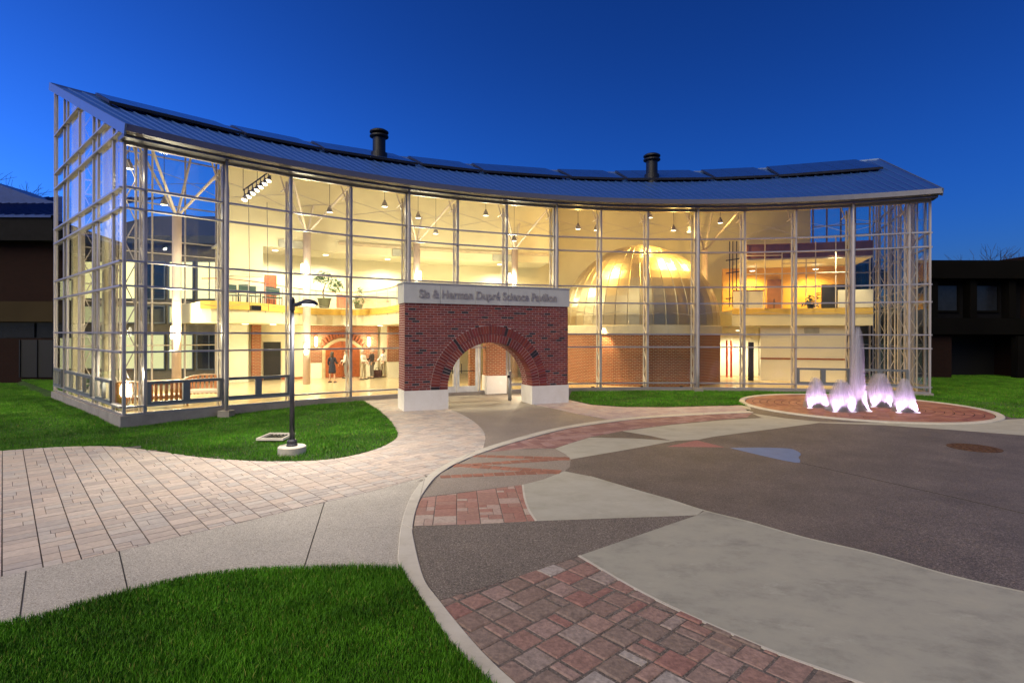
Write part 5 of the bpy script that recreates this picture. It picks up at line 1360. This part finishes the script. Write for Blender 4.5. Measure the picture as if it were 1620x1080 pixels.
# projector hung below the balcony
a = ang_px(410, 33.2); M = RM(33.2, a, 3.72); t = thing('projector', 'black projector hung on a shelf in front of the balcony', 'projector', M.translation)
MB().box((0, 0, 0), (1.05, .4, .16), M).build('shelf', mat('dark_grey', (.06, .06, .06), .5), t); MB().box((-.15, 0, .2), (.4, .34, .22), M).build('body', dark_m, t)
MB().lathe([(0, 0), (.07, 0), (.08, .08), (0, .08)], (0, 0, 0), 12).build('lens', black_m, t); t.children[-1].matrix_basis = M @ Matrix.Translation((-.15, -.17, .2)) @ Matrix.Rotation(R_(90), 4, 'X')
for x in (-.4, .4): MB().tube([M @ Vector((x, 0, .08)), M @ Vector((x, .3, 5.2))], .012, 4).build('hanger', dark_m, t)

# ================================================================== PEOPLE
skin_m = mat('skin', (.52, .30, .20), .6, 0, .05)
def skinned(name, verts, edges, rads, m, parent, M, sub=1):
    me = bpy.data.meshes.new(name); me.from_pydata([tuple(v) for v in verts], edges, [])
    o = bpy.data.objects.new(name, me); col.objects.link(o)
    o.modifiers.new('s', 'SKIN'); 
    for i, r in enumerate(rads):
        r = r if isinstance(r, tuple) else (r, r); me.skin_vertices[0].data[i].radius = r
    me.skin_vertices[0].data[0].use_root = True
    sb = o.modifiers.new('b', 'SUBSURF'); sb.levels = sub; sb.render_levels = sub
    dg = bpy.context.evaluated_depsgraph_get(); m2 = bpy.data.meshes.new_from_object(o.evaluated_get(dg))
    bpy.data.objects.remove(o); m2.materials.clear(); m2.materials.append(m); m2.transform(M)
    m2.polygons.foreach_set('use_smooth', [True]*len(m2.polygons)); m2.name = name
    return obj(name, m2, parent)
def person(label, px, py, heading, h, top, bottom, hair, skirt=False, arms=((.0, .1), (.0, .1)), stance=.1, jacket=True, shoe=None):
    x, y = G(px, py, 0.); s = h/1.75
    M = Matrix.Translation((x, y, 0)) @ Matrix.Rotation(heading, 4, 'Z') @ Matrix.Scale(s, 4)
    t = thing('person', label, 'person', (x, y, 0), 'people standing in the hall')
    V = [(0, 0, .95), (0, 0, 1.12), (0, -.01, 1.30), (0, 0, 1.42), (0, 0, 1.50), (0, -.015, 1.58), (0, -.02, 1.66), (0, -.01, 1.72)]
    Rr = [(.14, .10), (.125, .09), (.15, .10), (.10, .07), .05, .075, .085, .055]; E_ = [(i, i+1) for i in range(7)]
    V.append((0, -.115, 1.615)); Rr.append(.016); E_.append((5, 8))
    sleeve = []; legs = []
    for sd_, (fx, fy) in zip((-1, 1), arms):
        k = len(V); sh = (sd_*.18, 0, 1.40); el = (sd_*(.24+fx*.3), -.02-fy*.15, 1.14); wr = (sd_*(.23+fx*.2), -.08-fy, .92+fy*.6)
        V += [sh, el, wr, (wr[0], wr[1]-.03, wr[2]-.09)]; Rr += [.06, .045, .03, (.035, .02)]; E_ += [(3, k), (k, k+1), (k+1, k+2), (k+2, k+3)]
        hb = k+3
        for f_ in range(4):
            kk = len(V); o_ = (f_-1.5)*.018; V += [(wr[0]+o_*.3, wr[1]-.03+o_, wr[2]-.16+abs(o_)*.4)]; Rr.append(.009); E_.append((hb, kk))
        kk = len(V); V.append((wr[0]-sd_*.03, wr[1]-.07, wr[2]-.10)); Rr.append(.010); E_.append((hb, kk))
        sleeve.append((sh, el, wr))
    for sd_ in (-1, 1):
        k = len(V); kn = (sd_*(.09+stance*.3), -.02, .50); an = (sd_*(.09+stance*.6), .02, .09)
        V += [(sd_*.09, 0, .88), kn, an, (an[0], -.13, .03)]; Rr += [.085, .058, .04, (.04, .028)]; E_ += [(0, k), (k, k+1), (k+1, k+2), (k+2, k+3)]
        legs.append(((sd_*.09, 0, .90), kn, an))
    skinned('body', V, E_, Rr, skin_m, t, M)
    # shirt, jacket or dress
    TV = [(0, 0, .98 if not skirt else 1.0), (0, 0, 1.14), (0, -.01, 1.30), (0, 0, 1.43)]; TR = [(.165, .125), (.15, .115), (.175, .13), (.10, .085)]; TE = [(0, 1), (1, 2), (2, 3)]
    if jacket and not skirt: TV[0] = (0, 0, .86); TR[0] = (.18, .14)
    for sh, el, wr in sleeve:
        k = len(TV); TV += [sh, el, (wr[0], wr[1]+.01, wr[2]+.03)]; TR += [.078, .062, .048]; TE += [(3, k), (k, k+1), (k+1, k+2)]
    skinned('dress_top' if skirt else 'jacket', TV, TE, TR, top, t, M)
    if skirt:
        b = MB(); b.lathe([(.15, 1.08), (.19, .95), (.22, .6), (.215, .55), (.19, .56)], (0, 0, 0), 18); b.v = [tuple(M @ Vector((v[0], v[1]*.75, v[2]))) for v in b.v]; b.build('skirt', bottom, t, smooth=True)
    else:
        LV = [(0, 0, .96)]; LR = [(.15, .115)]; LE = []
        for hp, kn, an in legs:
            k = len(LV); LV += [hp, kn, (an[0], an[1], an[2]+.01)]; LR += [.10, .076, .066]; LE += [(0, k), (k, k+1), (k+1, k+2)]
        skinned('trousers', LV, LE, LR, bottom, t, M)
    b = MB(); b.lathe([(0, 1.80), (.06, 1.785), (.098, 1.73), (.105, 1.66), (.095, 1.60 if not skirt else 1.48), (.07, 1.58 if not skirt else 1.44)], (0, .018, 0), 14); 
    b.v = [tuple(M @ Vector((v[0], v[1]+(.02 if v[2] < 1.7 else 0)+max(0, -v[1])*.45*(v[2] < 1.71), v[2]))) for v in b.v]; b.build('hair', hair, t, smooth=True)
    for sd_ in (-1, 1):
        an = legs[0 if sd_ < 0 else 1][2]
        b = MB(); b.box((an[0], -.05, .03), (.09, .27, .06), M); b.build('shoe', shoe or dark_m, t)
navy_c = mat('navy_cloth', (.008, .010, .022), .85); black_c = mat('black_cloth', (.012, .011, .012), .85); white_c = mat('white_cloth', (.75, .70, .62), .85); khaki = mat('khaki_cloth', (.42, .36, .26), .85); grey_c = mat('grey_cloth', (.16, .15, .14), .85)
hair_d = mat('dark_hair', (.03, .018, .01), .6); hair_g = mat('grey_hair', (.45, .42, .38), .7); hair_b = mat('brown_hair', (.09, .05, .025), .6)
person('person in a navy dress with bare legs standing before the arched door', 525.5, 605, math.pi*.95, 1.70, navy_c, navy_c, hair_d, True, ((-.1, .25), (.1, .05)), .12)
person('person in pale clothes half hidden behind a facade post', 546.5, 598, -1.2, 1.70, white_c, grey_c, hair_b, False, ((0, .2), (0, .1)))
person('person in a white shirt and khaki trousers right of the post', 574.5, 600, 1.3, 1.74, white_c, khaki, hair_g, False, ((0, .3), (.05, .1)), .22, False)
person('person in a black jacket and grey trousers holding a bag', 588.5, 598, -.9, 1.80, black_c, grey_c, hair_g, False, ((.05, .25), (.1, .05)), .1)
person('person in white against the yellow wall at the right of the group', 606, 596, -.6, 1.74, white_c, khaki, hair_b, False, ((.1, .2), (.1, .1)), .1, False)
x, y = G(597, 597, 0); t = thing('travel_bag', 'dark maroon bag standing on the floor beside the jacketed person', 'bag', (x, y, 0))
b = MB(); b.prism([(x-.28, y-.14), (x+.28, y-.14), (x+.28, y+.14), (x-.28, y+.14)], 0, .48, .08); b.build('bag_body', mat('maroon_bag', (.05, .015, .015), .7), t)
MB().tube([(x-.12, y, .46), (x-.08, y, .60), (x+.08, y, .60), (x+.12, y, .46)], .016, 6).build('bag_handle', dark_m, t)
x, y = G(612, 598, 0)

# ================================================================== BACKGROUND
conc_far = mat('far_concrete', (.045, .034, .02), .9, 0, .12, .4, spec=.05); dark_glass = mat('dark_window', (.015, .018, .025), .15); blue_roof = mat('blue_metal_roof', (.02, .045, .16), .4, .5)  # concrete darkened, the far building's shade is in its colour
def far_wall(b, x0, x1, y0, y1, z0, z1): b.box(((x0+x1)/2, (y0+y1)/2, (z0+z1)/2), (x1-x0, y1-y0, z1-z0)); return b
def uvbox(x0, x1, y0, y1, z0, z1):
    b = MB(); far_wall(b, x0, x1, y0, y1, z0, z1); b.uv = [(v[0]+v[1], v[2]) for v in b.v]; return b
lb_ = thing('left_building', 'dark brick building with beige bands and blue metal roof at the left edge', 'building', (-33, 36, ZG))
uvbox(-46, -29.3, 35, 46, -.5, 2.4).build('lower_wall', brick_shaded, lb_)
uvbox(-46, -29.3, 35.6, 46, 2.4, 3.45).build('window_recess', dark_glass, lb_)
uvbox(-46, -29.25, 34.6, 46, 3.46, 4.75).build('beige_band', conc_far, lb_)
uvbox(-46, -29.3, 35.3, 46, 4.76, 8.6).build('upper_wall', brick_shaded, lb_)
uvbox(-46, -29.2, 34.5, 46, 8.61, 10.2).build('fascia_band', mat('shaded_fascia', (.014, .014, .016), .8, spec=.05), lb_)  # fascia darkened too, shade painted into its colour
b = MB(); b.add([(-46, 34.4, 10.2), (-29.2, 34.4, 10.2), (-29.2, 46, 14.2), (-46, 46, 14.2), (-46, 34.4, 10.05), (-29.2, 34.4, 10.05)], [(0, 1, 2, 3), (4, 5, 1, 0)]); rf = b.build('roof', blue_roof, lb_)
for k in range(26): MB().beam((-45.6+k*.64, 34.42, 10.24), (-45.6+k*.64, 46, 14.24), .05, .08).build('roof_seam', blue_roof, rf)
for x0, x1 in ((-33.2, -31.2), (-30.9, -28.6)):
    uvbox(x0, min(x1, -29.4), 35.5, 35.58, 2.45, 3.4).build('window', dark_glass, lb_)
b = uvbox(-31.6, -29.5, 34.93, 34.99, -.1, 2.3); do = b.build('dark_door', black_m, lb_)
for x in (-31.6, -30.5, -29.5): MB().box((x, 34.9, 1.1), (.06, .05, 2.4)).build('door_frame', dark_m, do)
b = MB(); plate(b, [(-46, 11), (-33.0, 12.3), (-36.2, 13.0), (-40, 14.4), (-46, 14.8)], 41, 45, Matrix.Identity(4)); b.build('rear_gable', blue_roof, lb_)

# lit wing seen through the left end of the pavilion
rw = thing('rear_wing', 'lit two storey wing seen through the left end of the glass', 'building', (-19, 38, ZG))
uvbox(-29.0, -8, 36.6, 46, -.5, 9.2).build('wall', mat('wing_wall', (.20, .16, .10), .8), rw)
b = MB(); b.add([(-29.2, 36.0, 9.2), (-7.5, 36.0, 9.2), (-7.5, 44, 12.2), (-29.2, 44, 12.2), (-29.2, 36.0, 8.7), (-7.5, 36.0, 8.7)], [(0, 1, 2, 3), (4, 5, 1, 0)]); b.build('roof', mat('dark_roof', (.03, .04, .06), .6), rw)
lit = emit_mat('lit_window', (.95, .84, .38), 2.2); lit2 = emit_mat('lit_window_dim', (.85, .82, .42), 1.2)
for z0, z1, mm in ((.3, 2.7, lit2), (3.4, 4.6, lit2), (5.0, 7.6, lit)):
    for k in range(11):
        x0 = -28.8+k*1.9; w = MB()
        for xa, xb, za, zb in ((x0, x0+1.7, z0, z0+.08), (x0, x0+1.7, z1-.08, z1), (x0, x0+.08, z0+.08, z1-.08), (x0+1.62, x0+1.7, z0+.08, z1-.08), (x0+.82, x0+.88, z0+.08, z1-.08)):
            w.box(((xa+xb)/2, 36.53, (za+zb)/2), (xb-xa, .08, zb-za))
        wo = w.build('window', frame_m, rw); MB().box((x0+.85, 36.57, (z0+z1)/2), (1.54, .03, z1-z0-.16)).build('window_glass', mm if (k*5+int(z0*2)) % 4 or k < 2 else dark_glass, wo)
for z0, z1, mm in ((.4, 2.4, lit2), (4.9, 6.2, lit2)):  # added glowing panels, so something lit shows through the pavilion's end wall
    for y0 in (35.15, 35.85):
        MB().box((-29.22, y0+.3, (z0+z1)/2), (.06, .56, z1-z0)).build('window', mm, lb_)
# right building
rbg = thing('right_building', 'dark low concrete and brick building beyond the right lawn', 'building', (32, 38, ZG))
uvbox(25.5, 29.6, 36.6, 44, -.5, 2.8).build('lower_wall', brick_shaded, rbg)
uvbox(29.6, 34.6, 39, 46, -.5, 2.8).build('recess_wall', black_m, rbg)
uvbox(25.2, 34.7, 36.2, 46, 2.81, 3.9).build('concrete_band', mat('shaded_concrete', (.005, .0047, .0047), .9, 0, .2, .5, spec=.05), rbg)  # near-black concrete, the building's shade is painted into it
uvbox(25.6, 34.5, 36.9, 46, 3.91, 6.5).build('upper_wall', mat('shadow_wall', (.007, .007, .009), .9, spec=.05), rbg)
uvbox(24.8, 36, 35.9, 46, 6.51, 7.7).build('parapet', MATS['shaded_concrete'], rbg)
uvbox(34.7, 48, 34, 46, -.5, 8.1).build('brick_wing', brick_shaded, rbg)
uvbox(25.9, 27.6, 38, 42, 7.7, 8.9).build('roof_box', dark_m, rbg)
for x in (25.9, 28.0, 30.6, 33.2): uvbox(x, x+.45, 36.3, 36.88, 3.92, 6.5).build('fin', MATS['shaded_concrete'], rbg)
for x0, x1 in ((28.6, 30.3), (31.2, 33.0)):
    w = MB()
    for xa, xb, za, zb in ((x0, x1, 4.3, 4.42), (x0, x1, 6.1, 6.22), (x0, x0+.12, 4.42, 6.1), (x1-.12, x1, 4.42, 6.1)): w.box(((xa+xb)/2, 36.85, (za+zb)/2), (xb-xa, .1, zb-za))
    wo = w.build('window', MATS['shaded_concrete'], rbg); MB().box(((x0+x1)/2, 36.88, 5.26), (x1-x0-.24, .03, 1.68)).build('window_glass', dark_glass, wo)
MB().box((33.9, 36.4, 1.1), (.5, .5, 3.2)).build('column', MATS['shaded_concrete'], rbg)
# bare trees
bark_far = mat('far_bark', (.025, .02, .018), .95)
def bare_tree(label, x, y, h, seed):
    rg = random.Random(seed); t = thing('bare_tree', label, 'tree', (x, y, ZG), 'bare trees behind the buildings'); tr = MB(); cr = MB()
    def grow(p, d, L, r, lev):
        q = p+d*L; mid = p+d*L*.5+Vector((rg.uniform(-1, 1), rg.uniform(-1, 1), 0))*L*.06
        (tr if lev < 2 else cr).tube([p, mid, q], [r, r*.85, r*.68], 6 if lev < 2 else 3, False)
        if lev >= 6: return
        for _ in range(3 if lev < 5 else 2):
            v = (d+Vector((rg.uniform(-1, 1), rg.uniform(-1, 1), rg.uniform(-.35, .7)))*.75).normalized(); grow(q if rg.random() < .7 else mid, v, L*rg.uniform(.62, .85), r*.58, lev+1)
    grow(Vector((x, y, ZG-.3)), Vector((0, 0, 1)), h*.26, h*.022, 0)
    tr.build('trunk', bark_far, t); cr.build('crown', bark_far, t)
for i, (px, d, top, lab) in enumerate(((22, 75, 285, 'leftmost bare tree over the blue roof at the left edge'), (62, 78, 288, 'bare tree rising right of the blue roof at the left'), (1500, 70, 392, 'low bare tree just right of the glass corner'), (1535, 72, 385, 'bare tree above the middle of the right building'), (1580, 66, 378, 'tallest bare tree above the right building'), (1616, 70, 388, 'bare tree at the right edge of the picture'))):
    x = (px-810)/F_PX*d; h = (CAM_Z+(HOR-top)*d/F_PX)*(1.3 if px < 800 else 1.1)
    bare_tree(lab, x, d, h, 30+i)
# wooded rise closing the horizon
hb = MB(); rg = random.Random(5); nn = 160; R0 = 260
for i in range(nn+1):
    a = R_(-75+150*i/nn); z = 9+3*math.sin(i*.21)+2*math.sin(i*.53+1)+rg.uniform(0, 1.4)
    hb.v += [(R0*math.sin(a), R0*math.cos(a), -2), (R0*math.sin(a), R0*math.cos(a), z), ((R0+60)*math.sin(a), (R0+60)*math.cos(a), z+3), ((R0+60)*math.sin(a), (R0+60)*math.cos(a), -2)]
for i in range(nn):
    for j in range(3): q = i*4+j; hb.f.append((q, q+1, q+5, q+4))
hb.build('hills', mat('far_woods', (.012, .014, .014), .95, 0, .3, .05), kind='structure')
